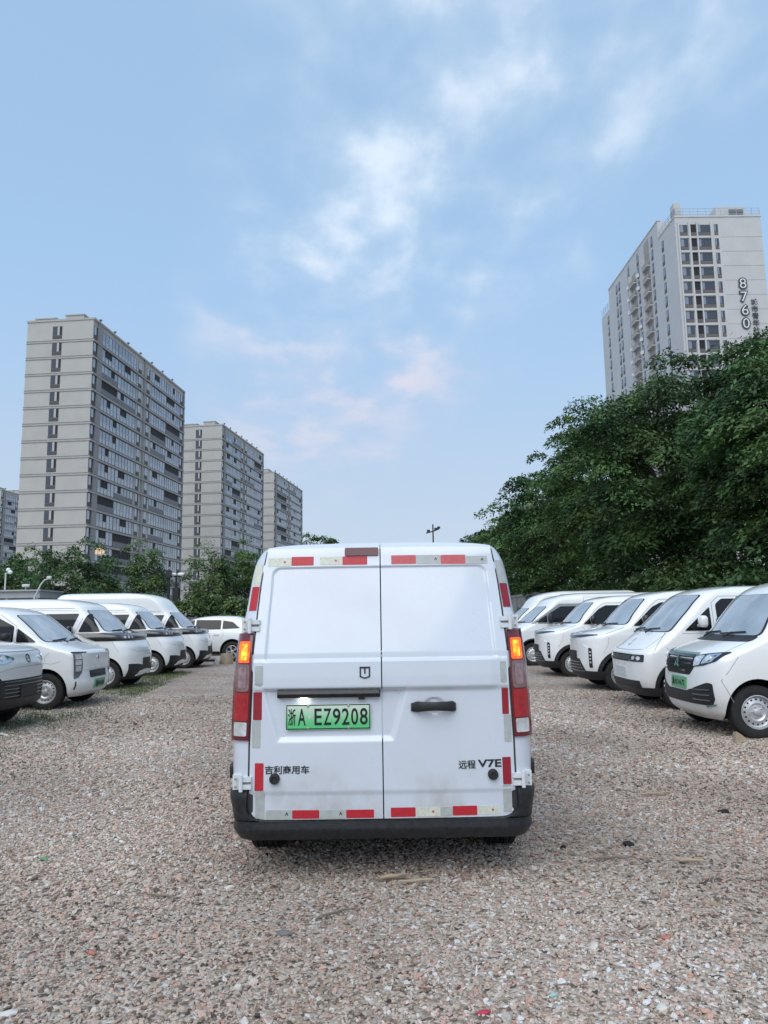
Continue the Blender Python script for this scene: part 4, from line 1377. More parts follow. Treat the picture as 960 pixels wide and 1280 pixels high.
# ---- grille van (beside the broken block): upright face, chrome headlamps, slatted grille
def make_grille_van():
    rows = [  # z, nose, half width, corner length, corner power, tail
        (0.19, 0.16, 0.74, 0.40, 2.6, 4.30), (0.28, 0.05, 0.80, 0.42, 2.7, 4.40), (0.45, 0.00, 0.83, 0.42, 2.8, 4.45),
        (0.72, 0.02, 0.84, 0.42, 2.8, 4.46), (0.88, 0.05, 0.835, 0.42, 2.8, 4.46), (0.95, 0.10, 0.83, 0.42, 2.7, 4.46), (1.00, 0.20, 0.825, 0.42, 2.6, 4.46),
        (1.08, 0.40, 0.81, 0.40, 2.6, 4.45), (1.14, 0.56, 0.80, 0.36, 2.6, 4.44), (1.40, 0.80, 0.755, 0.30, 2.5, 4.42), (1.66, 1.03, 0.695, 0.26, 2.5, 4.38),
        (1.74, 1.13, 0.665, 0.28, 2.4, 4.34), (1.80, 1.27, 0.62, 0.30, 2.3, 4.28), (1.84, 1.45, 0.54, 0.34, 2.2, 4.18), (1.865, 1.72, 0.40, 0.36, 2.1, 4.05), (1.875, 2.1, 0.12, 0.12, 2.0, 3.8)]
    sh = Shell(rows)
    ws = [(-0.70, 1.17), (0.70, 1.17), (0.585, 1.66), (-0.585, 1.66)]
    wins = [[(1.05, 1.18), (1.90, 1.18), (1.90, 1.60), (1.34, 1.60), (1.20, 1.52)], [(2.02, 1.18), (2.95, 1.18), (2.95, 1.60), (2.02, 1.60)]]
    root, body = vehicle('parked_van', sh, 'paint_white', (0.62, 3.25), 0.365, 0.305, 0.70, ws=ws, wins=wins)
    # grille with slats
    g = MB(); patch(g, sh.fmap, rpoly([(-0.34, 0.70), (0.34, 0.70), (0.44, 0.80), (0.40, 0.935), (-0.40, 0.935), (-0.44, 0.80)], 0.03), 0.0, 0.006, 0.08)
    go = g.build('grille', ['black_plastic'], root)
    for i in range(5):
        z = 0.735 + i * 0.044
        wd = 0.37 + 0.015 * i
        s_ = MB(); patch(s_, sh.fmap, rpoly([(-wd, z), (wd, z), (wd, z + 0.020), (-wd, z + 0.020)], 0.006, 2), 0.006, 0.018, 0.1, sink=0.004); s_.build('slat', ['black_gloss'], go)
    t = MB(); patch(t, sh.fmap, [(-0.44, 0.945), (0.44, 0.945), (0.43, 0.965), (-0.43, 0.965)], 0.0, 0.010, 0.08); t.build('grille_trim', ['teal_trim'], root)
    wedge_emblem(root, Offs(sh, 0.02), 0, 0.835, 0.085, ('teal_trim',), ring=False, inner='tri')
    for sd_ in (-1, 1):
        P = lambda *q: [(sd_ * a, b) for a, b in q]
        m = MB(); patch(m, sh.fmap, rpoly(P((0.42, 0.80), (0.60, 0.825), (0.74, 0.88), (0.785, 0.985), (0.62, 0.965), (0.41, 0.93)), 0.02), 0.0, 0.010, 0.05)
        h = m.build('headlamp', ['black_gloss'], root, 40)
        m = MB(); patch(m, sh.fmap, rpoly(P((0.43, 0.81), (0.54, 0.83), (0.575, 0.94), (0.425, 0.922)), 0.02), 0.010, 0.003, 0.06); m.build('lamp_lens', ['lamp_clear'], h, 40)
        m = MB(); patch(m, sh.fmap, rpoly(P((0.56, 0.84), (0.70, 0.87), (0.745, 0.965), (0.60, 0.95)), 0.02), 0.010, 0.003, 0.06); m.build('lamp_lens', ['chrome'], h, 40)
        m = MB(); patch(m, sh.fmap, circle(sd_ * 0.645, 0.905, 0.030, 14), 0.012, 0.010, 0.05); m.build('lamp_bulb', ['lamp_clear'], h, 40)
        m = MB(); patch(m, sh.fmap, rpoly(P((0.30, 0.37), (0.70, 0.37), (0.74, 0.44), (0.72, 0.62), (0.66, 0.63), (0.40, 0.54), (0.30, 0.52)), 0.02), 0.0, 0.008, 0.06); v_ = m.build('side_vent', ['black_plastic'], root, 40)
        for k in range(3):
            m = MB(); patch(m, sh.fmap, P((0.44, 0.42 + k * 0.055), (0.69, 0.42 + k * 0.06), (0.69, 0.435 + k * 0.06), (0.44, 0.435 + k * 0.055)), 0.008, 0.012, 0.08, sink=0); m.build('slat', ['lamp_dark'], v_)
        m = MB(); patch(m, sh.fmap, P((0.62, 0.345), (0.735, 0.375), (0.735, 0.39), (0.62, 0.36)), 0.0, 0.012, 0.08); m.build('vent_trim', ['teal_trim'], root)
    m = MB(); patch(m, sh.fmap, rect(-0.32, 0.32, 0.37, 0.51, 0.02), 0.0, 0.007, 0.08); m.build('lower_grille', ['black_plastic'], root)
    plate_small(root, sh, 0.06, 0.60, '浙AD0672', offx=0.012)
    sm = SeamSet()
    for sd_ in (-1, 1):
        fm = sh.smap(sd_)
        seams(sm, fm, [(1.02, 0.36), (1.00, 0.80), (0.92, 1.10), (1.14, 1.56), (1.24, 1.66), (1.6, 1.68), (1.95, 1.68), (1.97, 1.0), (1.95, 0.32)])
        seams(sm, fm, [(0.42, 0.93), (0.22, 0.66), (0.33, 0.42)], 0.006)
        seams(sm, fm, [(0.99, 1.13), (1.97, 1.13)], 0.005)
    seams(sm, sh.fmap, [(-0.72, 0.99), (-0.70, 1.12)], 0.006); seams(sm, sh.fmap, [(0.72, 0.99), (0.70, 1.12)], 0.006)
    sm.build('panel_gap', ['seam_soft'], root)
    m = MB(); patch(m, sh.fmap, rpoly([(-0.72, 1.10), (0.72, 1.10), (0.71, 1.165), (-0.71, 1.165)], 0.02), 0.0, 0.004, 0.06); m.build('cowl', ['black_plastic'], root)
    wipers(root, sh, (-0.55, 0.02), 1.17, 0.5, 0.03)
    mirrors(root, sh, 1.02, 1.25, (0.06, 0.085, 0.12), 'black_plastic', 0.12)
    handle_side(root, sh, 1.70, 1.04)
    m = MB(); m.tube([(-1.75, 0.3, 1.84), (-1.98, 0.3, 1.985)], [0.014, 0.006], 6); m.build('antenna', ['black_plastic'], root)
    return root


class Offs:
    """a shell seen with an extra outward offset"""
    def __init__(self, sh, o): self.sh, self.o = sh, o
    def fmap(self, y, z, off=0.0): return self.sh.fmap(y, z, off + self.o)


# ---- van with the black light bar round a domed nose
def make_lightbar_van():
    rows = [(0.20, 0.14, 0.74, 0.44, 2.4, 4.30), (0.30, 0.03, 0.80, 0.46, 2.4, 4.40), (0.50, 0.00, 0.835, 0.48, 2.4, 4.45), (0.75, 0.0, 0.84, 0.50, 2.4, 4.46),
            (0.95, 0.0, 0.835, 0.52, 2.4, 4.46), (1.04, 0.03, 0.83, 0.52, 2.4, 4.46), (1.09, 0.14, 0.82, 0.52, 2.4, 4.46), (1.15, 0.36, 0.81, 0.48, 2.4, 4.46), (1.21, 0.62, 0.80, 0.40, 2.4, 4.45),
            (1.48, 0.93, 0.755, 0.32, 2.4, 4.43), (1.76, 1.24, 0.69, 0.28, 2.4, 4.38), (1.81, 1.33, 0.66, 0.3, 2.3, 4.34), (1.855, 1.50, 0.60, 0.32, 2.2, 4.26), (1.885, 1.72, 0.48, 0.34, 2.1, 4.15), (1.90, 2.05, 0.18, 0.18, 2.0, 3.9)]
    sh = Shell(rows)
    ws = [(-0.70, 1.25), (0.70, 1.25), (0.585, 1.73), (-0.585, 1.73)]
    wins = [[(0.98, 1.22), (1.95, 1.22), (1.95, 1.66), (1.55, 1.66), (1.38, 1.58)]]
    root, body = vehicle('parked_van', sh, 'paint_white', (0.70, 3.35), 0.375, 0.31, 0.71, ws=ws, wins=wins)
    m = MB(); patch(m, sh.fmap, rpoly([(-0.76, 1.055), (-0.45, 1.01), (0, 0.995), (0.45, 1.01), (0.76, 1.055), (0.45, 1.065), (0, 1.075), (-0.45, 1.065)], 0.015, 3), 0.0, 0.016, 0.06)
    b = m.build('light_bar', ['black_gloss'], root, 40)
    m = MB(); patch(m, sh.fmap, [(-0.70, 1.052), (0, 1.038), (0.70, 1.052), (0.4, 1.062), (0, 1.062), (-0.4, 1.062)], 0.016, 0.004, 0.06); m.build('light_strip', ['chrome'], b, 40)
    wedge_emblem(root, Offs(sh, 0.012), 0, 1.085, 0.030, ('chrome',), ring=False, inner='tri')
    for sd_ in (-1, 1):
        P = lambda *q: [(sd_ * a, c) for a, c in q]
        m = MB(); patch(m, sh.fmap, rpoly(P((0.655, 0.44), (0.715, 0.44), (0.705, 0.80), (0.645, 0.82)), 0.02), 0.0, 0.010, 0.06); f_ = m.build('fog_lamp', ['black_gloss'], root, 40)
        for k in range(4):
            m = MB(); patch(m, sh.fmap, circle(sd_ * 0.682, 0.54 + 0.065 * k, 0.018, 10), 0.010, 0.004, 0.2); m.build('lamp_lens', ['lamp_clear'], f_)
        m = MB(); patch(m, sh.fmap, rpoly(P((0.50, 0.86), (0.60, 0.84), (0.635, 0.81), (0.60, 0.50), (0.56, 0.48), (0.58, 0.80)), 0.02), 0.0, 0.012, 0.06); m.build('cheek_fold', ['paint_white'], root, 40)
    m = MB(); patch(m, sh.fmap, rpoly([(-0.58, 0.30), (0.58, 0.30), (0.50, 0.44), (0.36, 0.60), (-0.36, 0.60), (-0.50, 0.44)], 0.03), 0.0, 0.006, 0.08); lg = m.build('lower_grille', ['black_plastic'], root)
    for k in range(4):
        z = 0.36 + 0.055 * k
        w_ = 0.52 - 0.045 * k
        m = MB(); patch(m, sh.fmap, rect(-w_, w_, z, z + 0.018), 0.006, 0.010, 0.1, sink=0); m.build('slat', ['lamp_dark'], lg)
    m = MB(); patch(m, sh.fmap, rect(-0.23, 0.23, 0.60, 0.75, 0.02), 0.0, 0.035, 0.2); m.build('plate_holder', ['black_plastic'], root)
    m = MB(); sh.wrap(m, 0.21, 0.37, 0.42, 0.0, 0.014); m.build('bumper_skirt', ['black_plastic'], root, 40)
    for s in (0.70, 3.35):
        arch_trim(root, sh, s, 0.32, 0.372, 0.445)
    sm = SeamSet()
    for sd_ in (-1, 1):
        fm = sh.smap(sd_)
        seams(sm, fm, [(1.16, 0.40), (1.14, 0.80), (0.95, 1.20), (1.36, 1.62), (1.52, 1.72), (2.0, 1.72), (2.02, 1.0), (2.0, 0.36)])
        seams(sm, fm, [(0.45, 1.08), (0.80, 1.19)], 0.006)
        seams(sm, fm, [(0.50, 1.07), (0.46, 0.86), (0.36, 0.70)], 0.005)
    sm.build('panel_gap', ['seam_soft'], root)
    wipers(root, sh, (-0.55, 0.02), 1.24, 0.5, 0.02)
    mirrors(root, sh, 1.18, 1.30, (0.06, 0.09, 0.10), 'black_gloss', 0.13)
    handle_side(root, sh, 1.75, 1.06)
    return root


# ---- plain-faced van with a slim dark lamp panel
def make_slimlamp_van():
    rows = [(0.19, 0.16, 0.72, 0.34, 2.8, 4.5), (0.28, 0.05, 0.79, 0.34, 3.0, 4.6), (0.45, 0.0, 0.82, 0.34, 3.1, 4.65), (0.70, 0.0, 0.835, 0.34, 3.1, 4.66), (0.84, 0.02, 0.835, 0.34, 3.1, 4.66),
            (0.885, 0.06, 0.83, 0.34, 3.0, 4.66), (1.00, 0.21, 0.82, 0.34, 2.9, 4.66), (1.15, 0.40, 0.80, 0.32, 2.8, 4.65), (1.45, 0.72, 0.755, 0.30, 2.6, 4.62), (1.74, 1.04, 0.69, 0.28, 2.5, 4.58),
            (1.79, 1.14, 0.66, 0.3, 2.4, 4.52), (1.83, 1.30, 0.60, 0.32, 2.2, 4.44), (1.86, 1.55, 0.46, 0.34, 2.1, 4.3), (1.87, 1.9, 0.16, 0.16, 2.0, 4.0)]
    sh = Shell(rows)
    ws = [(-0.715, 1.17), (0.715, 1.17), (0.60, 1.72), (-0.60, 1.72)]
    wins = [[(0.76, 1.18), (1.18, 1.18), (1.18, 1.54)], [(1.28, 1.18), (1.95, 1.18), (1.95, 1.66), (1.38, 1.66), (1.28, 1.58)]]
    root, body = vehicle('parked_van', sh, 'paint_white', (0.68, 3.5), 0.37, 0.31, 0.71, ws=ws, wins=wins)
    m = MB(); patch(m, sh.fmap, rect(-0.755, 0.755, 0.715, 0.825, 0.02), 0.0, 0.006, 0.06); b = m.build('lamp_panel', ['black_gloss'], root, 40)
    m = MB(); patch(m, sh.fmap, rect(-0.42, 0.42, 0.735, 0.808, 0.01), 0.006, 0.004, 0.08); m.build('centre_panel', ['lamp_dark'], b, 40)
    for sd_ in (-1, 1):
        for q in (0.53, 0.66):
            m = MB(); patch(m, sh.fmap, circle(sd_ * q, 0.768, 0.040, 14, 0.030), 0.006, 0.008, 0.2); m.build('lamp_lens', ['lamp_clear'], b, 40)
    m = MB(); patch(m, sh.fmap, rect(-0.24, 0.24, 0.48, 0.62, 0.012, 2), 0.0, 0.012, 0.2); m.build('blank_plate', ['plate_blank'], root)
    m = MB(); sh.wrap(m, 0.20, 0.33, 0.36, 0.0, 0.02, prof=[0.6, 1, 1, 1, 0.8]); m.build('bumper_skirt', ['bumper_plastic'], root, 40)
    m = MB(); patch(m, sh.fmap, rpoly([(-0.66, 0.33), (0.66, 0.33), (0.66, 0.43), (-0.66, 0.43)], 0.015), 0.0, 0.005, 0.08); m.build('lower_grille', ['black_plastic'], root)
    for s in (0.68, 3.5):
        arch_trim(root, sh, s, 0.32, 0.367, 0.43)
    wedge_emblem(root, sh, 0, 1.00, 0.055, ('chrome',), True, None)
    sm = SeamSet()
    for sd_ in (-1, 1):
        fm = sh.smap(sd_)
        seams(sm, fm, [(1.22, 0.36), (1.22, 1.15), (1.22, 1.60), (1.34, 1.70), (2.0, 1.70), (2.02, 0.36)])
        seams(sm, fm, [(0.72, 1.14), (1.22, 1.14)], 0.006)
        seams(sm, fm, [(0.50, 1.15), (0.34, 0.98), (0.24, 0.84)], 0.006)
        seams(sm, fm, [(0.36, 1.02), (0.55, 0.84), (0.60, 0.72)], 0.005)
    seams(sm, sh.fmap, [(-0.66, 0.905), (-0.3, 0.885), (0.3, 0.885), (0.66, 0.905)], 0.007)
    seams(sm, sh.fmap, [(0.68, 0.92), (0.71, 1.14)], 0.006); seams(sm, sh.fmap, [(-0.68, 0.92), (-0.71, 1.14)], 0.006)
    sm.build('panel_gap', ['seam_soft'], root)
    wipers(root, sh, (-0.58, -0.02), 1.175, 0.52, 0.035)
    mirrors(root, sh, 1.00, 1.30, (0.06, 0.09, 0.09), 'paint_white', 0.14)
    handle_side(root, sh, 1.75, 1.02)
    return root


# ---- big-windowed cargo van with dark pillars (roof may be raised)
def make_tall_cargo_van(roof, dark_pillars, label_paint):
    k = roof
    rows = [(0.22, 0.16, 0.80, 0.44, 2.5, 5.1), (0.32, 0.04, 0.86, 0.46, 2.5, 5.2), (0.55, 0.0, 0.89, 0.48, 2.5, 5.24), (0.80, 0.02, 0.90, 0.50, 2.4, 5.24), (0.98, 0.08, 0.90, 0.52, 2.4, 5.24),
            (1.08, 0.24, 0.89, 0.52, 2.4, 5.24), (1.20, 0.55, 0.88, 0.46, 2.4, 5.23), (1.45, 0.86, 0.86, 0.40, 2.4, 5.22), (1.72, 1.20, 0.82, 0.34, 2.4, 5.20), (k - 0.22, 1.20 + (k - 1.94) * 0.9, 0.79, 0.36, 2.4, 5.16),
            (k - 0.10, 1.50 + (k - 1.94) * 0.9, 0.73, 0.40, 2.3, 5.08), (k - 0.04, 1.80 + (k - 1.94) * 0.9, 0.62, 0.42, 2.2, 4.98), (k - 0.01, 2.15 + (k - 1.94) * 0.9, 0.42, 0.42, 2.1, 4.8), (k, 2.6 + (k - 1.94) * 0.9, 0.15, 0.15, 2.0, 4.5)]
    sh = Shell(rows)
    ws = [(-0.78, 1.24), (0.78, 1.24), (0.70, 1.70), (-0.70, 1.70)]
    wins = [[(0.92, 1.24), (1.28, 1.24), (1.28, 1.46)], [(1.36, 1.24), (2.25, 1.24), (2.25, 1.70), (1.70, 1.70), (1.36, 1.50)]]
    root, body = vehicle('parked_van', sh, label_paint, (0.85, 4.0), 0.40, 0.335, 0.76, ws=ws, wins=wins, wheel_w=0.21)
    if dark_pillars:
        for sd_ in (-1, 1):
            m = MB(); patch(m, sh.smap(sd_), rpoly([(0.80, 1.20), (2.4, 1.20), (2.4, 1.78), (1.66, 1.78)], 0.02), 0.0, 0.003, 0.07); m.build('pillar_panel', ['grey_panel'], root, 40)
    for sd_ in (-1, 1):
        P = lambda *q: [(sd_ * a, b) for a, b in q]
        m = MB(); patch(m, sh.fmap, rpoly(P((0.45, 0.92), (0.70, 0.90), (0.845, 0.98), (0.83, 1.09), (0.70, 1.07), (0.45, 1.0)), 0.03), 0.0, 0.010, 0.05); h = m.build('headlamp', ['lamp_dark'], root, 40)
        for q, e in ((0.62, 0.97), (0.75, 1.0)):
            m = MB(); patch(m, sh.fmap, circle(sd_ * q, e, 0.035, 12), 0.010, 0.006, 0.2); m.build('lamp_lens', ['lamp_clear'], h, 40)
    m = MB(); patch(m, sh.fmap, rpoly([(-0.55, 0.40), (0.55, 0.40), (0.50, 0.62), (-0.50, 0.62)], 0.03), 0.0, 0.006, 0.08); m.build('lower_grille', ['black_plastic'], root)
    m = MB(); sh.wrap(m, 0.23, 0.38, 0.44, 0.0, 0.012); m.build('bumper_skirt', ['black_plastic'], root, 40)
    for s in (0.85, 4.0):
        arch_trim(root, sh, s, 0.345, 0.397, 0.44)
    sm = SeamSet()
    for sd_ in (-1, 1):
        fm = sh.smap(sd_)
        seams(sm, fm, [(1.32, 0.40), (1.30, 1.20), (1.32, 1.50), (1.66, 1.76), (2.3, 1.76), (2.34, 0.40)])
        seams(sm, fm, [(2.4, k - 0.14), (3.4, k - 0.14)], 0.010)
        seams(sm, fm, [(2.4, k - 0.24), (2.4, k - 0.14)], 0.010)
    sm.build('panel_gap', ['seam_soft'], root)
    wipers(root, sh, (-0.6, 0.0), 1.235, 0.55, 0.02)
    mirrors(root, sh, 1.36, 1.34, (0.07, 0.10, 0.14), 'black_plastic', 0.15)
    handle_side(root, sh, 2.0, 1.06, mat_='black_plastic')
    return root


# ---- boxy van with tall corner headlamps
def make_corner_lamp_van():
    rows = [(0.20, 0.12, 0.70, 0.30, 3.0, 4.3), (0.28, 0.04, 0.77, 0.30, 3.2, 4.4), (0.42, 0.0, 0.80, 0.30, 3.2, 4.45), (0.56, 0.03, 0.815, 0.30, 3.4, 4.46), (0.70, 0.045, 0.82, 0.28, 3.6, 4.46), (0.90, 0.05, 0.82, 0.28, 3.6, 4.46),
            (0.945, 0.07, 0.82, 0.30, 3.4, 4.46), (1.00, 0.20, 0.815, 0.34, 3.0, 4.46), (1.06, 0.38, 0.81, 0.34, 2.8, 4.45), (1.11, 0.52, 0.80, 0.32, 2.7, 4.45), (1.36, 0.84, 0.76, 0.30, 2.5, 4.42), (1.60, 1.16, 0.70, 0.28, 2.4, 4.38),
            (1.66, 1.28, 0.67, 0.3, 2.3, 4.33), (1.71, 1.46, 0.60, 0.32, 2.2, 4.24), (1.74, 1.70, 0.48, 0.34, 2.1, 4.1), (1.755, 2.05, 0.16, 0.16, 2.0, 3.9)]
    sh = Shell(rows)
    ws = [(-0.70, 1.13), (0.70, 1.13), (0.60, 1.585), (-0.60, 1.585)]
    wins = [[(0.80, 1.13), (1.14, 1.13), (1.14, 1.37)], [(1.20, 1.13), (2.0, 1.13), (2.0, 1.55), (1.50, 1.55), (1.20, 1.40)], [(2.1, 1.13), (3.0, 1.13), (3.0, 1.55), (2.1, 1.55)]]
    root, body = vehicle('parked_van', sh, 'paint_white', (0.62, 3.2), 0.37, 0.305, 0.70, ws=ws, wins=wins)
    for sd_ in (-1, 1):
        P = lambda *q: [(sd_ * a, b) for a, b in q]
        fm = sh.smap(sd_)
        # the lamp turns the corner: front piece with lens blocks and a side sliver
        m = MB(); patch(m, sh.fmap, rpoly(P((0.625, 0.60), (0.70, 0.53), (0.768, 0.50), (0.785, 0.93), (0.63, 0.93), (0.60, 0.72)), 0.012), 0.0, 0.010, 0.05); h = m.build('headlamp', ['lamp_dark'], root, 40)
        for (a, b, c, d) in ((0.64, 0.76, 0.83, 0.915), (0.64, 0.755, 0.73, 0.815), (0.65, 0.75, 0.63, 0.715)):
            m = MB(); patch(m, sh.fmap, P((a, c), (b, c), (b, d), (a, d)), 0.010, 0.008, 0.05); m.build('lamp_lens', ['lamp_clear'], h, 30)
        m = MB(); patch(m, sh.fmap, P((0.46, 0.928), (0.785, 0.935), (0.785, 0.950), (0.46, 0.943)), 0.0, 0.012, 0.05); m.build('lamp_brow', ['black_gloss'], root)
        m = MB(); patch(m, sh.fmap, P((0.735, 0.33), (0.75, 0.33), (0.755, 0.46), (0.74, 0.46)), 0.0, 0.008, 0.08); m.build('corner_slot', ['black_plastic'], root)
    m = MB(); patch(m, sh.fmap, rpoly([(-0.36, 0.50), (0.36, 0.50), (0.36, 0.62), (-0.36, 0.62)], 0.012), 0.0, 0.006, 0.08); g = m.build('lower_grille', ['black_plastic'], root)
    for k in range(4):
        m = MB(); patch(m, sh.fmap, rect(-0.34, 0.34, 0.515 + 0.026 * k, 0.527 + 0.026 * k), 0.006, 0.010, 0.1, sink=0); m.build('slat', ['lamp_dark'], g)
    m = MB(); patch(m, sh.fmap, rpoly([(-0.58, 0.64), (0.58, 0.64), (0.60, 0.72), (0.60, 0.91), (-0.60, 0.91), (-0.60, 0.72)], 0.02), 0.0, 0.008, 0.08); m.build('nose_panel', ['paint_white'], root, 40)
    wedge_emblem(root, Offs(sh, 0.008), 0, 0.83, 0.045, ('chrome',), ring=True, inner='tri')
    plate_small(root, sh, 0.0, 0.39, '浙AF3618')
    sm = SeamSet()
    for sd_ in (-1, 1):
        fm = sh.smap(sd_)
        seams(sm, fm, [(1.16, 0.36), (1.14, 1.10), (1.16, 1.40), (1.46, 1.60), (2.02, 1.60), (2.05, 0.36)])
        seams(sm, fm, [(0.74, 1.12), (1.14, 1.12)], 0.005)
        seams(sm, fm, rpoly([(0.78, 0.84), (1.06, 0.84), (1.06, 1.01), (0.78, 1.01)], 0.04)[:] + [(0.82, 0.84)], 0.006)
        seams(sm, fm, [(0.50, 1.02), (0.64, 0.86), (0.62, 0.80)], 0.005)
        seams(sm, fm, [(0.36, 0.80), (0.52, 0.76), (0.68, 0.78), (0.90, 0.76)], 0.005)
    sm.build('panel_gap', ['seam_soft'], root)
    m = MB(); patch(m, sh.smap(-1), circle(0.69, 0.93, 0.012, 10), 0.0, 0.004, 1); m.build('side_marker', ['lamp_dark'], root)
    wipers(root, sh, (-0.58, -0.02), 1.13, 0.52, 0.03)
    mirrors(root, sh, 1.26, 1.20, (0.07, 0.10, 0.075), 'black_plastic', 0.14)
    handle_side(root, sh, 1.75, 0.98)
    return root


# ---- van with a glossy black brow across the nose; roof height varies
def make_brow_van(roof):
    k = roof
    rows = [(0.20, 0.14, 0.74, 0.38, 2.6, 4.6), (0.30, 0.03, 0.81, 0.40, 2.7, 4.7), (0.45, 0.0, 0.84, 0.40, 2.7, 4.75), (0.70, 0.0, 0.85, 0.42, 2.7, 4.76), (0.88, 0.03, 0.85, 0.44, 2.6, 4.76),
            (0.97, 0.08, 0.845, 0.44, 2.6, 4.76), (1.05, 0.14, 0.84, 0.44, 2.6, 4.76), (1.13, 0.17, 0.835, 0.44, 2.6, 4.76), (1.17, 0.26, 0.83, 0.44, 2.5, 4.76), (1.22, 0.48, 0.82, 0.40, 2.5, 4.76), (1.48, 0.76, 0.785, 0.34, 2.4, 4.74), (1.73, 1.04, 0.73, 0.30, 2.4, 4.72),
            (k - 0.20, 1.06 + (k - 1.97) * 1.0, 0.715, 0.32, 2.4, 4.68), (k - 0.09, 1.30 + (k - 1.97) * 1.15, 0.66, 0.36, 2.3, 4.6), (k - 0.035, 1.62 + (k - 1.97) * 1.2, 0.55, 0.38, 2.2, 4.5), (k - 0.01, 2.0 + (k - 1.97) * 1.2, 0.38, 0.38, 2.1, 4.3), (k, 2.4 + (k - 1.97) * 1.2, 0.15, 0.15, 2.0, 4.0)]
    sh = Shell(rows)
    ws = [(-0.70, 1.25), (0.70, 1.25), (0.625, 1.71), (-0.625, 1.71)]
    wins = [[(0.78, 1.24), (1.25, 1.24), (1.08, 1.63), (1.03, 1.63)], [(1.42, 1.24), (2.2, 1.24), (2.2, 1.64), (1.26, 1.64)]]
    root, body = vehicle('parked_van', sh, 'paint_white', (0.62, 3.6), 0.37, 0.315, 0.71, ws=ws, wins=wins)
    m = MB(); sh.wrap(m, 1.035, 1.215, 0.85, 0.0, 0.03, nz=8, s_end1=1.30, prof=[0.2, 0.9, 1.25, 1.3, 1.2, 0.9, 0.5, 0.15]); b = m.build('black_brow', ['paint_black'], root, 35)
    for sd_ in (-1, 1):
        m = MB(); patch(m, Offs(sh, 0.014).fmap, rpoly([(sd_ * 0.40, 1.075), (sd_ * 0.74, 1.075), (sd_ * 0.77, 1.135), (sd_ * 0.40, 1.12)], 0.008, 2), 0.0, 0.028, 0.05); h = m.build('headlamp', ['lamp_dark'], b, 40)
        for q in (0.50, 0.60, 0.69):
            m = MB(); patch(m, Offs(sh, 0.040).fmap, circle(sd_ * q, 1.103, 0.024, 10), 0.0, 0.006, 0.2); m.build('headlamp_lens', ['lamp_clear'], b, 40)
        P = lambda *q: [(sd_ * a, c) for a, c in q]
        m = MB(); patch(m, sh.fmap, rpoly(P((0.26, 0.26), (0.72, 0.26), (0.745, 0.30), (0.745, 0.54), (0.50, 0.53), (0.26, 0.50)), 0.02), 0.0, 0.008, 0.06); m.build('bumper_insert', ['black_plastic'], root, 40)
        m = MB(); patch(m, sh.fmap, rpoly(P((0.02, 0.30), (0.50, 0.27), (0.36, 0.37), (0.02, 0.40)), 0.02), 0.008, 0.010, 0.06); m.build('skid_trim', ['paint_white'], root, 40)
    m = MB(); patch(m, sh.fmap, rect(-0.28, 0.28, 0.26, 0.50), 0.0, 0.007, 0.08); m.build('lower_grille', ['black_plastic'], root)
    m = MB(); patch(m, sh.fmap, rect(-0.22, 0.22, 0.50, 0.65, 0.012, 2), 0.0, 0.022, 0.2); m.build('plate_holder', ['black_plastic'], root)
    m = MB(); sh.wrap(m, 0.21, 0.27, 0.40, 0.0, 0.010); m.build('bumper_skirt', ['black_plastic'], root, 40)
    sm = SeamSet()
    for sd_ in (-1, 1):
        fm = sh.smap(sd_)
        seams(sm, fm, [(1.34, 0.36), (1.34, 1.20), (1.10, 1.70), (2.24, 1.72), (2.26, 0.36)])
        seams(sm, fm, rpoly([(0.76, 0.80), (1.00, 0.80), (1.00, 0.96), (0.76, 0.96)], 0.05)[:] + [(0.80, 0.80)], 0.006)
        seams(sm, fm, [(1.30, 1.76), (3.8, 1.76)], 0.010)
        seams(sm, fm, [(0.50, 1.05), (0.44, 0.92), (0.34, 0.80)], 0.005)
    seams(sm, sh.fmap, [(-0.66, 0.84), (-0.5, 0.80), (0.5, 0.80), (0.66, 0.84)], 0.006)
    sm.build('panel_gap', ['seam_soft'], root)
    wipers(root, sh, (-0.58, -0.02), 1.245, 0.5, 0.02)
    mirrors(root, sh, 1.40, 1.28, (0.06, 0.09, 0.08), 'black_gloss', 0.12)
    handle_side(root, sh, 1.95, 1.02)
    return root


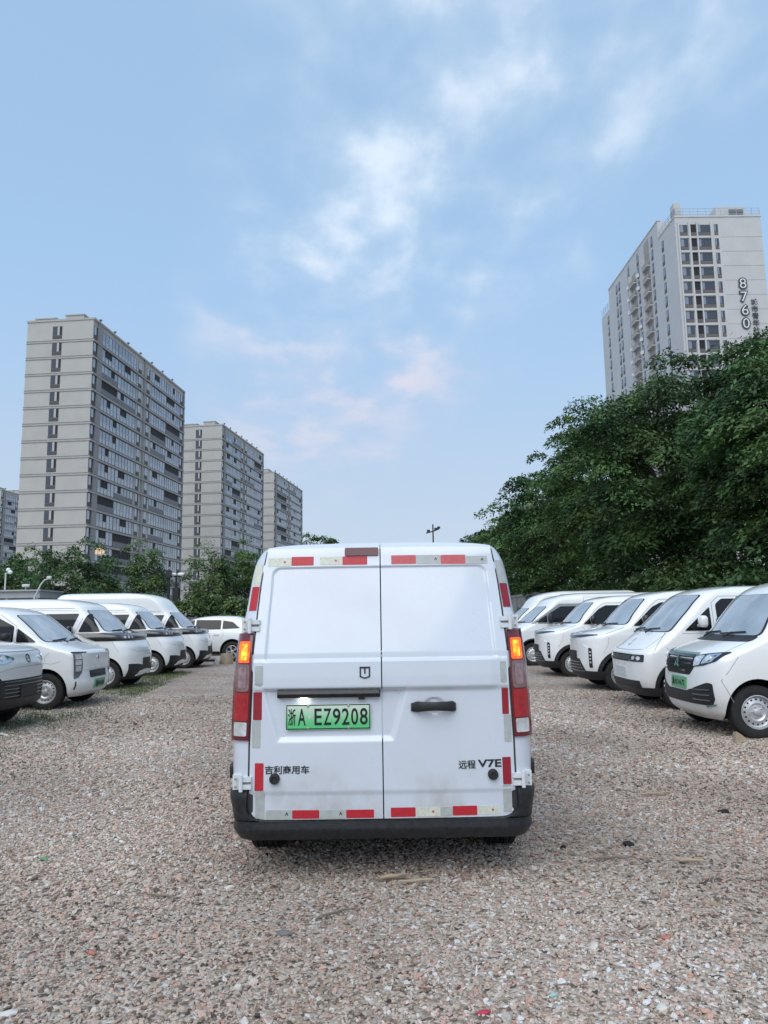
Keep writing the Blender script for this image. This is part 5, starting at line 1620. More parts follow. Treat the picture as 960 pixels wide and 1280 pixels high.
# ---- crossover-faced van with a meshed black chin
def make_mesh_chin_van():
    rows = [(0.30, 0.14, 0.74, 0.42, 2.6, 4.3), (0.36, 0.05, 0.81, 0.42, 2.6, 4.4), (0.50, 0.0, 0.84, 0.44, 2.6, 4.45), (0.72, 0.0, 0.85, 0.46, 2.6, 4.46), (0.86, -0.01, 0.85, 0.46, 2.6, 4.46), (0.98, 0.03, 0.85, 0.46, 2.6, 4.46),
            (1.06, 0.06, 0.845, 0.46, 2.6, 4.46), (1.11, 0.16, 0.84, 0.46, 2.5, 4.46), (1.17, 0.45, 0.83, 0.42, 2.5, 4.46), (1.22, 0.75, 0.82, 0.36, 2.4, 4.45), (1.45, 1.05, 0.78, 0.3, 2.4, 4.42), (1.68, 1.38, 0.71, 0.28, 2.4, 4.38), (1.74, 1.52, 0.68, 0.3, 2.3, 4.3), (1.80, 1.8, 0.58, 0.34, 2.2, 4.2), (1.83, 2.2, 0.3, 0.3, 2.0, 3.9)]
    sh = Shell(rows)
    ws = [(-0.70, 1.25), (0.70, 1.25), (0.60, 1.66), (-0.60, 1.66)]
    wins = [[(1.20, 1.24), (2.1, 1.24), (2.1, 1.62), (1.62, 1.62)], [(2.2, 1.24), (3.1, 1.24), (3.1, 1.62), (2.2, 1.62)]]
    root, body = vehicle('parked_van', sh, 'paint_silver', (0.78, 3.4), 0.40, 0.335, 0.72, ws=ws, wins=wins, wheel_w=0.21)
    for sd_ in (-1, 1):
        P = lambda *q: [(sd_ * a, b) for a, b in q]
        m = MB(); patch(m, sh.fmap, rpoly(P((0.36, 0.955), (0.60, 0.91), (0.80, 0.93), (0.80, 1.06), (0.55, 1.04), (0.36, 0.99)), 0.02), 0.0, 0.010, 0.05); h = m.build('headlamp', ['chrome'], root, 40)
        for q in (0.56, 0.69):
            m = MB(); patch(m, sh.fmap, circle(sd_ * q, 0.98, 0.036, 12), 0.010, 0.008, 0.2); m.build('lamp_lens', ['lamp_clear'], h, 40)
        m = MB(); patch(m, sh.fmap, rpoly(P((0.50, 0.42), (0.75, 0.42), (0.80, 0.62), (0.78, 0.74), (0.62, 0.74), (0.50, 0.55)), 0.03), 0.0, 0.014, 0.06); m.build('corner_guard', ['black_plastic'], root, 40)
    m = MB(); patch(m, sh.fmap, rpoly([(-0.52, 0.44), (0.52, 0.44), (0.60, 0.70), (-0.60, 0.70)], 0.02), 0.0, 0.006, 0.08); g = m.build('mesh_grille', ['black_plastic'], root)
    for i in range(5):
        m = MB(); patch(m, sh.fmap, rect(-0.55, 0.55, 0.475 + 0.048 * i, 0.487 + 0.048 * i), 0.006, 0.010, 0.1, sink=0); m.build('slat', ['lamp_dark'], g)
    m = MB(); patch(m, sh.fmap, rect(-0.23, 0.23, 0.46, 0.61, 0.015, 2), 0.0, 0.03, 0.2); m.build('plate_holder', ['black_plastic'], root)
    m = MB(); sh.wrap(m, 0.31, 0.45, 0.42, 0.0, 0.03, prof=[0.4, 1, 1.2, 1, 0.5]); m.build('bumper_skirt', ['bumper_plastic'], root, 40)
    wedge_emblem(root, sh, 0, 0.965, 0.06, ('lamp_dark',), True, 'bar')
    for s in (0.78, 3.4):
        arch_trim(root, sh, s, 0.345, 0.397, 0.45)
    sm = SeamSet()
    seams(sm, sh.fmap, [(-0.75, 1.075), (0, 1.065), (0.75, 1.075)], 0.008)
    seams(sm, sh.fmap, [(-0.70, 0.80), (-0.36, 0.86), (0.36, 0.86), (0.70, 0.80)], 0.006)
    for sd_ in (-1, 1):
        seams(sm, sh.smap(sd_), [(1.24, 0.40), (1.16, 1.20), (1.58, 1.68), (2.15, 1.68), (2.16, 0.4)])
    sm.build('panel_gap', ['seam_soft'], root)
    wipers(root, sh, (-0.58, -0.02), 1.245, 0.5, 0.02)
    mirrors(root, sh, 1.30, 1.30, (0.07, 0.10, 0.09), 'paint_silver', 0.14)
    return root


# ---- white sport utility car seen from its flank
def make_suv():
    rows = [(0.24, 0.12, 0.78, 0.5, 2.4, 4.58), (0.36, 0.03, 0.88, 0.55, 2.4, 4.66), (0.55, 0.0, 0.92, 0.55, 2.4, 4.70), (0.75, 0.02, 0.93, 0.55, 2.4, 4.70), (0.90, 0.10, 0.92, 0.6, 2.3, 4.69), (0.99, 0.45, 0.905, 0.6, 2.3, 4.66), (1.06, 1.05, 0.885, 0.4, 2.3, 4.62),
            (1.12, 1.28, 0.865, 0.36, 2.3, 4.58), (1.30, 1.62, 0.79, 0.36, 2.3, 4.40), (1.46, 2.0, 0.71, 0.4, 2.3, 4.15), (1.53, 2.25, 0.66, 0.45, 2.3, 3.98), (1.58, 2.5, 0.55, 0.5, 2.2, 3.8), (1.61, 2.8, 0.30, 0.3, 2.0, 3.5)]
    sh = Shell(rows, rr=0.3, nr=2.2)
    ws = [(-0.66, 1.14), (0.66, 1.14), (0.55, 1.46), (-0.55, 1.46)]
    wins = [[(1.55, 1.13), (2.35, 1.13), (2.35, 1.46), (2.1, 1.46)], [(2.41, 1.13), (3.30, 1.13), (3.30, 1.45), (2.41, 1.47)], [(3.36, 1.14), (3.98, 1.16), (3.72, 1.38), (3.36, 1.44)]]
    root, body = vehicle('parked_car', sh, 'paint_white', (0.85, 3.72), 0.41, 0.355, 0.80, 'alloy', ws=ws, wins=wins, wheel_w=0.23)
    for s in (0.85, 3.72):
        arch_trim(root, sh, s, 0.365, 0.407, 0.43)
    for sd_ in (-1, 1):
        fm = sh.smap(sd_)
        m = MB(); patch(m, fm, rpoly([(1.3, 0.26), (3.28, 0.26), (3.28, 0.36), (1.3, 0.36)], 0.02), 0.0, 0.012, 0.1); m.build('sill', ['black_plastic'], root, 40)
        m = MB(); patch(m, sh.rmap, rpoly([(sd_ * 0.40, 0.96), (sd_ * 0.88, 0.92), (sd_ * 0.86, 1.05), (sd_ * 0.40, 1.05)], 0.02), 0.0, 0.008, 0.06); m.build('tail_lamp', ['lamp_red'], root, 40)
        m = MB(); patch(m, sh.fmap, rpoly([(sd_ * 0.45, 0.80), (sd_ * 0.84, 0.78), (sd_ * 0.84, 0.90), (sd_ * 0.45, 0.86)], 0.02), 0.0, 0.008, 0.06); m.build('headlamp', ['lamp_clear'], root, 40)
    sm = SeamSet()
    for sd_ in (-1, 1):
        fm = sh.smap(sd_)
        seams(sm, fm, [(2.38, 0.40), (2.38, 1.10)]); seams(sm, fm, [(1.40, 0.4), (1.45, 1.10)]); seams(sm, fm, [(3.28, 0.75), (3.42, 0.95), (3.33, 1.10)])
        seams(sm, fm, [(0.9, 0.98), (3.9, 1.00)], 0.006)
    sm.build('panel_gap', ['seam_soft'], root)
    handle_side(root, sh, 2.10, 0.94); handle_side(root, sh, 3.05, 0.95)
    mirrors(root, sh, 1.62, 1.14, (0.07, 0.10, 0.07), 'paint_white', 0.13)
    return root


def place(o, x, y, rz, label, group=None, cat='van'):
    o.location = (x, y, 0); o.rotation_euler = (0, 0, rz)
    tag(o, label, cat, group)
    return o


PI = math.pi
GR = 'vans parked along the right side of the gravel lane'
GL = 'vans parked along the left side of the gravel lane'
v = place(make_grille_van(), 3.68, 9.75, PI, 'white van with slatted dark grille, triangular emblem and green plate, by the trees', GR)
v = place(make_slimlamp_van(), 3.81, 12.45, PI, 'white van with one slim dark lamp panel across a plain face and blank plate', GR)
lb = make_lightbar_van()
place(lb, 3.77, 15.40, PI, 'white van with black light bar, parked next to the slim-lamp van', GR)
v = place(copy_tree(lb), 3.72, 18.90, PI, 'white van with black light bar, parked next to the grey-pillared van', GR)
place(make_tall_cargo_van(2.10, True, 'paint_plain'), 3.45, 23.15, PI, 'white cargo van with grey window pillars and long sloping windscreen', GR)
place(make_tall_cargo_van(2.30, False, 'paint_cream'), 3.70, 27.2, PI, 'cream white high-roof van, last in its row by the trees', GR)
place(make_mesh_chin_van(), -5.02, 10.75, 0, 'silver-white van with round badge and meshed black chin', GL)
place(make_corner_lamp_van(), -5.14, 13.73, 0, 'white boxy van with tall corner headlamps and green plate', GL)
bv = make_brow_van(1.99)
place(bv, -5.46, 17.40, 0, 'low white van with glossy black brow, beside the tall-corner-lamp van', GL)
place(copy_tree(bv), -5.66, 21.25, 0, 'low white van with glossy black brow, between two other black-browed vans', GL)
place(make_brow_van(2.36), -5.62, 24.35, 0, 'high-roof white van with glossy black brow across its nose', GL)
place(make_suv(), -9.16, 27.85, PI, 'white sport utility car with dark windows parked across the end of the row', None, 'car')


# ------------------------------------------------------------------ the van seen from behind
def sstep(a, b, x):
    t = np.clip((x - a) / (b - a), 0, 1)
    return t * t * (3 - 2 * t)


NOSE = 9.15
EDGE_Z = [0.33, 0.55, 0.75, 1.10, 1.275, 1.5, 1.66, 1.89]
EDGE_X = [0.745, 0.746, 0.745, 0.733, 0.731, 0.716, 0.703, 0.676]
DOOR_B = 0.345


def door_depth(x, z):
    """world depth of the rear doors' skin (x from the van's middle line, z up)"""
    d = np.interp(z, [0.1, 0.5, 1.12, 1.25, 1.87, 2.0], [4.37, 4.37, 4.39, 4.40, 4.55, 4.62])
    d = d + 0.022 * (np.abs(x) / 0.74) ** 4
    d = d + 0.022 * np.clip((z - 1.82) / 0.08, 0, 1.5) ** 2
    # stamped upper panel
    e = np.interp(z, [1.2, 1.76], [0.668, 0.640])
    up = np.maximum(np.maximum(np.abs(x) - e, z - 1.758), 1.212 - z)
    cx, cz = np.abs(x) - (e - 0.05), z - (1.758 - 0.05)
    corner = np.where((cx > 0) & (cz > 0), np.hypot(cx, cz) - 0.05, up)
    d = d + 0.010 * (1 - sstep(-0.012, 0.004, np.where((cx > 0) & (cz > 0), corner, up)))
    # belt that stands proud, chamfers above and below
    belt = sstep(1.224, 1.204, z) * sstep(1.030, 1.066, z)
    fade = 1 - sstep(0.62, 0.70, np.abs(x))
    d = d - 0.020 * belt * (0.35 + 0.65 * fade)
    # number plate recess (crosses both doors)
    l = np.interp(z, [0.763, 1.037], [-0.591, -0.672]); r = np.interp(z, [0.763, 1.037], [0.070, 0.150])
    rc = np.maximum(np.maximum(l - x, x - r), np.maximum(0.762 - z, z - 1.06))
    d = d + 0.020 * (1 - sstep(-0.030, 0.004, rc))
    # finger cup behind the handle
    cq = np.hypot((x - 0.303) / 0.062, (z - 0.948) / 0.050)
    d = d + 0.010 * (1 - sstep(0.75, 1.05, cq))
    # lower tuck
    d = d + 0.006 * sstep(0.50, 0.47, z)
    return d


def dmap(x, z, off=0.0):
    f = lambda a, b: np.stack([door_depth(a, b) - NOSE, -a + 0 * b, b + 0 * a], 1)      # van space: x forward, y left
    h = 0.004
    P = f(x, z)
    n = np.cross(f(x + h, z) - f(x - h, z), f(x, z + h) - f(x, z - h)); n /= np.linalg.norm(n, axis=1)[:, None]
    n *= np.sign(-n[:, 0])[:, None]
    return P + n * off


def make_main_van():
    rows = [(0.22, 0.16, 0.787, 0.40, 2.6, 4.70), (0.35, 0.03, 0.828, 0.42, 2.6, 4.75), (0.50, 0.0, 0.856, 0.44, 2.6, 4.752), (0.78, 0.0, 0.861, 0.46, 2.6, 4.745), (0.95, 0.08, 0.856, 0.46, 2.6, 4.74), (1.12, 0.45, 0.850, 0.44, 2.5, 4.735), (1.24, 0.72, 0.840, 0.40, 2.5, 4.725),
            (1.335, 0.84, 0.833, 0.36, 2.4, 4.70), (1.53, 1.08, 0.803, 0.32, 2.4, 4.655), (1.70, 1.30, 0.782, 0.30, 2.4, 4.61), (1.783, 1.42, 0.766, 0.30, 2.4, 4.585), (1.83, 1.52, 0.748, 0.32, 2.3, 4.565), (1.87, 1.66, 0.722, 0.34, 2.2, 4.55), (1.888, 1.78, 0.695, 0.36, 2.2, 4.535), (1.902, 1.95, 0.613, 0.38, 2.1, 4.51), (1.912, 2.2, 0.440, 0.38, 2.1, 4.46), (1.918, 2.5, 0.150, 0.15, 2.0, 4.3)]
    sh = Shell(rows, rr=0.115, nr=2.1)
    ws = [(-0.72, 1.27), (0.72, 1.27), (0.62, 1.66), (-0.62, 1.66)]
    wins = [[(1.30, 1.22), (2.15, 1.22), (2.15, 1.62), (1.70, 1.62), (1.42, 1.46)]]
    root, body = vehicle('delivery_van', sh, 'paint_cool', (0.85, 3.98), 0.385, 0.325, 0.745, ws=ws, wins=wins, wheel_w=0.195)
    m = MB(); m.box(-4.62, -3.4, -0.70, 0.70, 0.30, 0.45); m.build('rear_floor', ['arch_dark'], root)
    for sd_ in (-1, 1):
        m = MB(); patch(m, sh.fmap, rpoly([(sd_ * 0.40, 0.86), (sd_ * 0.80, 0.84), (sd_ * 0.80, 0.98), (sd_ * 0.40, 0.93)], 0.02), 0.0, 0.01, 0.06); m.build('headlamp', ['lamp_clear'], root, 40)
        m = MB(); patch(m, sh.smap(sd_), rpoly([(1.25, 0.54), (4.62, 0.54), (4.62, 0.62), (1.25, 0.62)], 0.02), 0.0, 0.026, 0.15); m.build('side_moulding', ['black_plastic'], root, 40)
    m = MB(); patch(m, sh.fmap, rect(-0.55, 0.55, 0.40, 0.66, 0.03), 0.0, 0.008, 0.08); m.build('lower_grille', ['black_plastic'], root)
    mirrors(root, sh, 1.36, 1.30, (0.06, 0.09, 0.12), 'black_plastic', 0.12)
    handle_side(root, sh, 1.95, 1.0)
    # dark strips laid in the gaps round the doors to draw their shade
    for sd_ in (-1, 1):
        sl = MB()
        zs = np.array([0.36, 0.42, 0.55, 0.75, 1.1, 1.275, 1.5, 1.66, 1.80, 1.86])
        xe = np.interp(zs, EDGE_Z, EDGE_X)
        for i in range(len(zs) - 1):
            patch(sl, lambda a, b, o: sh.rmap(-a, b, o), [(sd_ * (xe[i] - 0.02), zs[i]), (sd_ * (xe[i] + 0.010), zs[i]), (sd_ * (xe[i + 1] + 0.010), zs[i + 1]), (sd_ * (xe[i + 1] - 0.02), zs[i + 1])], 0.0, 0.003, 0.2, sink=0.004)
        sl.build('gap_shade_strip', ['seam'], root)
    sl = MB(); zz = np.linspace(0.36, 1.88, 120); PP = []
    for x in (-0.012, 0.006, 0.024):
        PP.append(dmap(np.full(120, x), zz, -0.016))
    sl.grid(np.array(PP)); sl.build('gap_shade_strip', ['seam'], root)
    # doors: fine relief skins
    MID = 0.006
    for sd_, x_in in ((-1, MID - 0.0035), (1, MID + 0.0035)):
        nx, nz = 110, 230
        zs = np.linspace(DOOR_B, 1.905, nz)
        r = 0.07
        P = []
        for z in zs:
            xe = np.interp(z, EDGE_Z, EDGE_X)
            q = z - DOOR_B
            if q < r:
                xe = xe - (r - math.sqrt(max(r * r - (r - q) ** 2, 0)))
            xs = np.linspace(x_in, sd_ * xe, nx)
            zr = DOOR_B + (z - DOOR_B) * (1 - 0.016 * (np.abs(xs) / 0.68) ** 3 * sstep(1.7, 1.9, z))
            P.append(dmap(xs, zr))
        P = np.array(P)
        m = MB(); m.grid(P)
        back = P + np.array([0.035, 0, 0])
        for a in (0, -1):
            m.grid(np.stack([P[a], back[a]], 0)); m.grid(np.stack([P[:, a], back[:, a]], 1))
        m.build('rear_door', ['paint_cool'], root, 30)
    # bumper: band across the tail with raised corners
    b = MB()
    zs = np.array([0.235, 0.25, 0.30, 0.312, 0.325, 0.340, 0.352])
    of = np.array([0.010, 0.040, 0.046, 0.040, 0.030, 0.026, 0.000])
    sh2 = sh
    for sd_ in (-1, 1):
        sh.rwrap(b, sd_, zs, [0.0] * len(zs), 0.26, of)
        zc = np.array([0.34, 0.36, 0.38, 0.40, 0.42, 0.46, 0.49, 0.504])
        yi = []
        for z in zc:
            q = z - DOOR_B; xe = np.interp(z, EDGE_Z, EDGE_X)
            if q < 0.07:
                xe -= 0.07 - math.sqrt(max(0.07 ** 2 - (0.07 - max(q, 0)) ** 2, 0))
            yi.append(min(xe, 0.745) + 0.010)
        sh.rwrap(b, sd_, zc, yi, 0.26, [0.028, 0.026, 0.024, 0.022, 0.022, 0.022, 0.018, 0.006])
    b.build('bumper', ['bumper_plastic'], root, 35)
    # tail lamps
    for sd_ in (-1, 1):          # -1: left in the picture
        side = -sd_
        def seg(name, z0, z1, y0, y1, ln, off, mat_, parent, k=6):
            m = MB(); zz = np.linspace(z0, z1, k)
            sh.rwrap(m, side, zz, np.interp(zz, [0.77, 1.37], [y0, y1]), ln, off, sink=0.01)
            return m.build(name, [mat_], parent, 40)
        lamp = seg('tail_lamp', 0.772, 1.368, 0.752, 0.738, 0.10, 0.014, 'lamp_red_dark', root, 14)
        def lens(name, z0, z1, ya, yb, off, mat_, r_=0.008):
            # edges follow the lamp's own slant
            e = lambda y, z: -sd_ * (y + np.interp(z, [0.77, 1.37], [0.007, -0.007]))
            m = MB(); patch(m, lambda a, c, o: sh.rmap(a, c, o), rpoly([(e(ya, z0), z0), (e(yb, z0), z0), (e(yb, z1), z1), (e(ya, z1), z1)], r_, 3), off, 0.004, 0.02, sink=0.004)
            return m.build(name, [mat_], lamp, 40)
        lens('red_lens', 0.880, 1.034, 0.753, 0.834, 0.014, 'lamp_red')
        lens('fog_lens', 0.950, 1.006, 0.764, 0.820, 0.017, 'lamp_red')
        lens('clear_lens', 1.042, 1.194, 0.753, 0.828, 0.014, 'lamp_smoke', 0.02)
        lens('clear_lens_rim', 1.060, 1.178, 0.768, 0.810, 0.0165, 'lamp_rose', 0.015)
        lens('turn_lens', 1.203, 1.320, 0.757, 0.815, 0.014, 'lamp_amber')
        lens('turn_lens_core', 1.216, 1.306, 0.768, 0.800, 0.017, 'lamp_amber_core')
        lens('reverse_lens', 0.796, 0.872, 0.758, 0.826, 0.014, 'lamp_clear')
        # corner tapes above the lamp
        m = MB(); zz = np.linspace(1.645, 1.785, 5)
        tl = 'tape_worn' if sd_ < 0 else 'tape_grey'
        for z0, z1, mt in ((1.645, 1.785, tl), (1.503, 1.643, 'tape_red' if sd_ < 0 else 'tape_red_dark')):
            m = MB(); zz = np.linspace(z0, z1, 5)
            yi = np.interp(zz, [1.50, 1.785], [0.728, 0.700])
            rows_ = []
            x0, x1 = yi + 0.004, yi + 0.052
            P = []
            for z, a, c in zip(zz, x0, x1):
                P.append(sh.rmap(-sd_ * np.linspace(a, c, 6), np.full(6, z), 0.003))
            m.grid(np.array(P)); m.build('reflector_tape', [mt], root, 40)
        # hinges
        for zc_, hx in ((1.417, 0.756), (0.545, 0.786)):
            h = MB()
            xw = sd_ * hx
            d0 = float(door_depth(np.array([0.70]), np.array([zc_]))[0]) - NOSE
            yy = -xw
            bx = lambda a0, a1, z0, z1, dd, th=0.02, mi=0: h.box(d0 - dd, d0 - dd + th, min(yy - side * a0, yy - side * a1), max(yy - side * a0, yy - side * a1), zc_ + z0, zc_ + z1, mi)
            bx(-0.056, -0.010, -0.040, 0.040, -0.012, 0.05)
            bx(0.0, 0.052, -0.034, -0.008, 0.016, 0.03); bx(0.0, 0.052, 0.006, 0.032, 0.016, 0.03)
            h.box(d0 - 0.004, d0 + 0.03, min(yy - side * -0.012, yy - side * 0.045), max(yy - side * -0.012, yy - side * 0.045), zc_ - 0.03, zc_ + 0.03, 1)
            h.tube([(d0 - 0.022, yy + side * 0.004, zc_ - 0.044), (d0 - 0.022, yy + side * 0.004, zc_ + 0.044)], 0.011, 8)
            for q in (-0.022, 0.020):
                h.tube([(d0 - 0.002, yy + side * 0.036, zc_ + q), (d0 - 0.012, yy + side * 0.036, zc_ + q)], 0.007, 6, 1)
            h.build('hinge', ['hinge', 'grey_panel'], root, 40)
    # reflective tapes on the doors (x from the middle line)
    T = [(-0.671, -0.529, 1.765, 1.816, 'tape_worn'), (-0.529, -0.395, 1.768, 1.822, 'tape_red'), (-0.357, -0.221, 1.770, 1.820, 'tape_worn'), (-0.221, -0.072, 1.768, 1.820, 'tape_red'),
         (0.073, 0.222, 1.768, 1.822, 'tape_red_pale'), (0.224, 0.371, 1.767, 1.821, 'tape_grey'), (0.371, 0.520, 1.765, 1.820, 'tape_red_pale'), (0.520, 0.652, 1.764, 1.812, 'tape_grey'),
         (-0.722, -0.674, 1.040, 1.186, 'tape_grey'), (-0.730, -0.680, 0.884, 1.038, 'tape_red_dark'), (-0.734, -0.686, 0.731, 0.882, 'tape_grey'),
         (0.686, 0.722, 1.044, 1.192, 'tape_grey'), (0.690, 0.728, 0.897, 1.042, 'tape_red_dark'), (0.696, 0.737, 0.744, 0.895, 'tape_grey'),
         (-0.716, -0.666, 0.500, 0.649, 'tape_red'), (-0.712, -0.660, 0.350, 0.498, 'tape_grey'), (0.678, 0.726, 0.516, 0.662, 'tape_red_dark'), (0.676, 0.722, 0.366, 0.514, 'tape_grey'),
         (-0.652, -0.504, 0.350, 0.396, 'tape_grey'), (-0.503, -0.353, 0.350, 0.395, 'tape_red'), (-0.350, -0.203, 0.350, 0.394, 'tape_grey'), (-0.202, -0.048, 0.350, 0.394, 'tape_red'),
         (0.046, 0.183, 0.352, 0.402, 'tape_red'), (0.186, 0.322, 0.354, 0.402, 'tape_worn'), (0.324, 0.389, 0.354, 0.402, 'tape_grey'), (0.391, 0.527, 0.355, 0.405, 'tape_red'), (0.530, 0.655, 0.358, 0.404, 'tape_worn')]
    for (x0, x1, z0, z1, mt) in T:
        m = MB(); patch(m, dmap, rect(x0, x1, z0, z1, 0.003, 1), 0.0, 0.0016, 0.05, sink=0.002); o = m.build('reflector_tape', [mt], root)
        if mt in ('tape_grey', 'tape_worn') and (x1 - x0) > 0.12:
            cx, cz = (x1 - 0.03, (z0 + z1) / 2)
            m = MB(); patch(m, dmap, [(cx - 0.009, cz - 0.006), (cx - 0.005, cz - 0.006), (cx, cz + 0.004), (cx + 0.005, cz - 0.006), (cx + 0.009, cz - 0.006), (cx + 0.002, cz + 0.011), (cx - 0.002, cz + 0.011)] if mt == 'tape_grey' else circle(cx - 0.01, cz, 0.007, 8), 0.0016, 0.001, 0.2, sink=0)
            m.build('tape_mark', ['text_black' if mt == 'tape_grey' else 'tape_red_pale'], o)
    # high brake lamp
    m = MB(); patch(m, dmap, rect(-0.207, -0.004, 1.822, 1.868, 0.008, 3), 0.0, 0.010, 0.06); m.build('brake_lamp', ['brake_lens'], root, 40)
    # grab bar with plate lamp
    m = MB(); patch(m, dmap, rpoly([(-0.590, 1.004), (-0.004, 1.004), (-0.004, 1.052), (-0.590, 1.052)], 0.006, 2), 0.0, 0.030, 0.05); gb = m.build('plate_bar', ['bumper_plastic'], root, 30)
    m = MB(); patch(m, dmap, rpoly([(-0.555, 1.014), (-0.035, 1.014), (-0.012, 1.040), (-0.575, 1.040)], 0.004, 1), 0.030, 0.008, 0.05, sink=0); m.build('plate_bar_face', ['black_plastic'], gb, 30)
    P = dmap(np.array([-0.44, -0.11]), np.array([1.0, 1.0]), 0.016)
    for p, dark in ((P[0], False), (P[1], True)):
        m = MB(); m.box(p[0] - 0.008, p[0] + 0.008, p[1] - 0.018, p[1] + 0.018, p[2] - (0.010 if dark else 0.004), p[2] + 0.006)
        m.build('plate_lamp' if not dark else 'lock_button', ['plate_light' if not dark else 'black_plastic'], gb)
    # number plate
    pc = dmap(np.array([-0.301]), np.array([0.898]), 0.012)[0]
    pl = MB(); pl.prism(rect(-0.240, 0.240, -0.070, 0.070, 0.012, 3), lambda a, c: (-0.004, -a, c), lambda a, c: (0.004, -a, c))
    po = pl.build('number_plate', ['plate_green'], root, loc=(float(pc[0]), float(pc[1]), float(pc[2])))
    flat = lambda a, c, o=0.0: np.stack([np.full(np.shape(a), -0.004) - o, -np.asarray(a), np.asarray(c)], 1)
    fr = MB()
    for q in strip(rect(-0.235, 0.235, -0.065, 0.065) + [(-0.235, -0.065)], 0.005):
        patch(fr, flat, q, 0.0, 0.0012, 1, sink=0.001)
    fr.build('plate_border', ['text_black'], po)
    for ch, a, c in (('浙', -0.228, -0.184), ('A', -0.172, -0.128), ('E', -0.078, -0.036), ('Z', -0.026, 0.018), ('9', 0.026, 0.070), ('2', 0.078, 0.120), ('0', 0.130, 0.170), ('8', 0.180, 0.224)):
        le = MB()
        v_, f_ = fit_text(ch, a, c, -0.046, 0.046, size=1, res=4, offset=0.012)
        letters(le, flat, v_, f_, 0.0015)
        le.build('plate_character', ['text_black'], po)
    m = MB(); patch(m, flat, circle(-0.105, 0.0, 0.010, 12), 0.0, 0.001, 1, sink=0.001); m.build('plate_dot', ['plate_blank'], po)
    for sx in (-0.115, 0.115):
        for sz in (-0.060, 0.060):
            m = MB(); m.lathe([(0.0005, -0.011), (0.006, -0.010), (0.008, -0.004)], 10, 'x', (0, -sx, sz)); m.build('screw', ['screw'], po, 40)
    # badge: shield outline with a short bar
    bd = MB()
    sx, sz = -0.0895, 1.142
    outer = [(-0.030, 0.033), (0.030, 0.033), (0.030, -0.024), (0.0, -0.034), (-0.030, -0.024)]
    inner = [(a * 0.74, c * 0.76 - 0.001) for a, c in outer]
    for i in range(5):
        j = (i + 1) % 5
        patch(bd, dmap, [(sx + a, sz + c) for a, c in (outer[i], outer[j], inner[j], inner[i])], 0.0, 0.004, 1, sink=0.001)
    patch(bd, dmap, rect(sx - 0.004, sx + 0.004, sz - 0.006, sz + 0.026), 0.0, 0.004, 1, sink=0.001)
    bd.build('badge', ['text_black'], root)
    # lettering
    for txt, x0, x1, z0, z1 in (('吉利商用车', -0.658, -0.408, 0.590, 0.636), ('远程', 0.430, 0.526, 0.605, 0.650), ('V7E', 0.538, 0.672, 0.610, 0.652)):
        v_, f_ = fit_text(txt, x0, x1, z0, z1, size=1, res=2, offset={'吉': 0.014, '远': 0.010, 'V': 0.022}[txt[0]])
        t = MB(); letters(t, dmap, v_, f_, 0.003); t.build('lettering', ['text_black'], root)
    # rubber stops
    for x in (-0.602, 0.622):
        z = 0.566 if x < 0 else 0.572
        p = dmap(np.array([x]), np.array([z]))[0]
        m = MB(); m.lathe([(0.030, 0.01), (0.029, -0.018), (0.024, -0.026), (0.016, -0.027), (0.013, -0.020), (0.0005, -0.019)], 20, 'x', tuple(p)); m.build('rubber_stop', ['rubber'], root, 40)
    # handle with its finger cup
    hb = MB()
    P = [(0.170, 0.944), (0.205, 0.948), (0.235, 0.950), (0.305, 0.950), (0.375, 0.950), (0.405, 0.948), (0.424, 0.944)]
    rows_ = []
    for (x, z), dep, hh in zip(P, (0.004, 0.022, 0.046, 0.050, 0.046, 0.022, 0.004), (0.022, 0.030, 0.027, 0.024, 0.027, 0.030, 0.022)):
        c = dmap(np.array([x]), np.array([z]), dep)[0]
        ring = []
        for k in range(12):
            t = 2 * math.pi * k / 12
            ring.append((c[0] + 0.013 * math.copysign(abs(math.cos(t)) ** 0.7, math.cos(t)), c[1], c[2] + hh * math.copysign(abs(math.sin(t)) ** 0.7, math.sin(t))))
        rows_.append(ring)
    hb.grid(rows_, wrap=True)
    hb.build('door_handle', ['black_plastic'], root, 45)
    return root


mv = place(make_main_van(), -0.034, NOSE, PI / 2, 'white delivery van seen from behind with lit amber turn lamps and green number plate', None)

# ------------------------------------------------------------------ grass and litter
mat('grass', (0.12, 0.16, 0.06), 0.7, island=0.45)


def scatter_grass():
    g = np.random.default_rng(5)
    n = 9000
    # weeds thicken towards the left-hand vans
    y = g.uniform(7.5, 22, n); x = -3.3 - 0.10 * y - g.gamma(1.6, 0.8, n)
    keep = (np.sin(x * 2.1 + 0.7 * y) + np.sin(y * 1.3 - x) + g.normal(0, 0.8, n) > 0.1) & (x > -9)
    x, y = x[keep], y[keep]
    k = 3
    x = np.repeat(x, k) + g.normal(0, 0.03, len(x) * k); y = np.repeat(y, k) + g.normal(0, 0.03, len(y) * k)
    n = len(x)
    h = g.uniform(0.025, 0.085, n); a = g.uniform(0, 6.28, n); w = g.uniform(0.003, 0.007, n)
    base = np.stack([x, y, np.zeros(n)], 1); s = np.stack([np.cos(a), np.sin(a), 0 * a], 1) * w[:, None]
    tip = base + np.stack([np.cos(a + 1.3) * h * 0.5, np.sin(a + 1.3) * h * 0.5, h], 1)
    V = np.stack([base - s, base + s, tip], 1).reshape(-1, 3)
    tag(link('grass', mesh_from_arrays('grass', V, np.arange(n * 3).reshape(-1, 3), ['grass'])), 'sparse weedy grass along the feet of the left-hand vans', None, None, 'stuff')


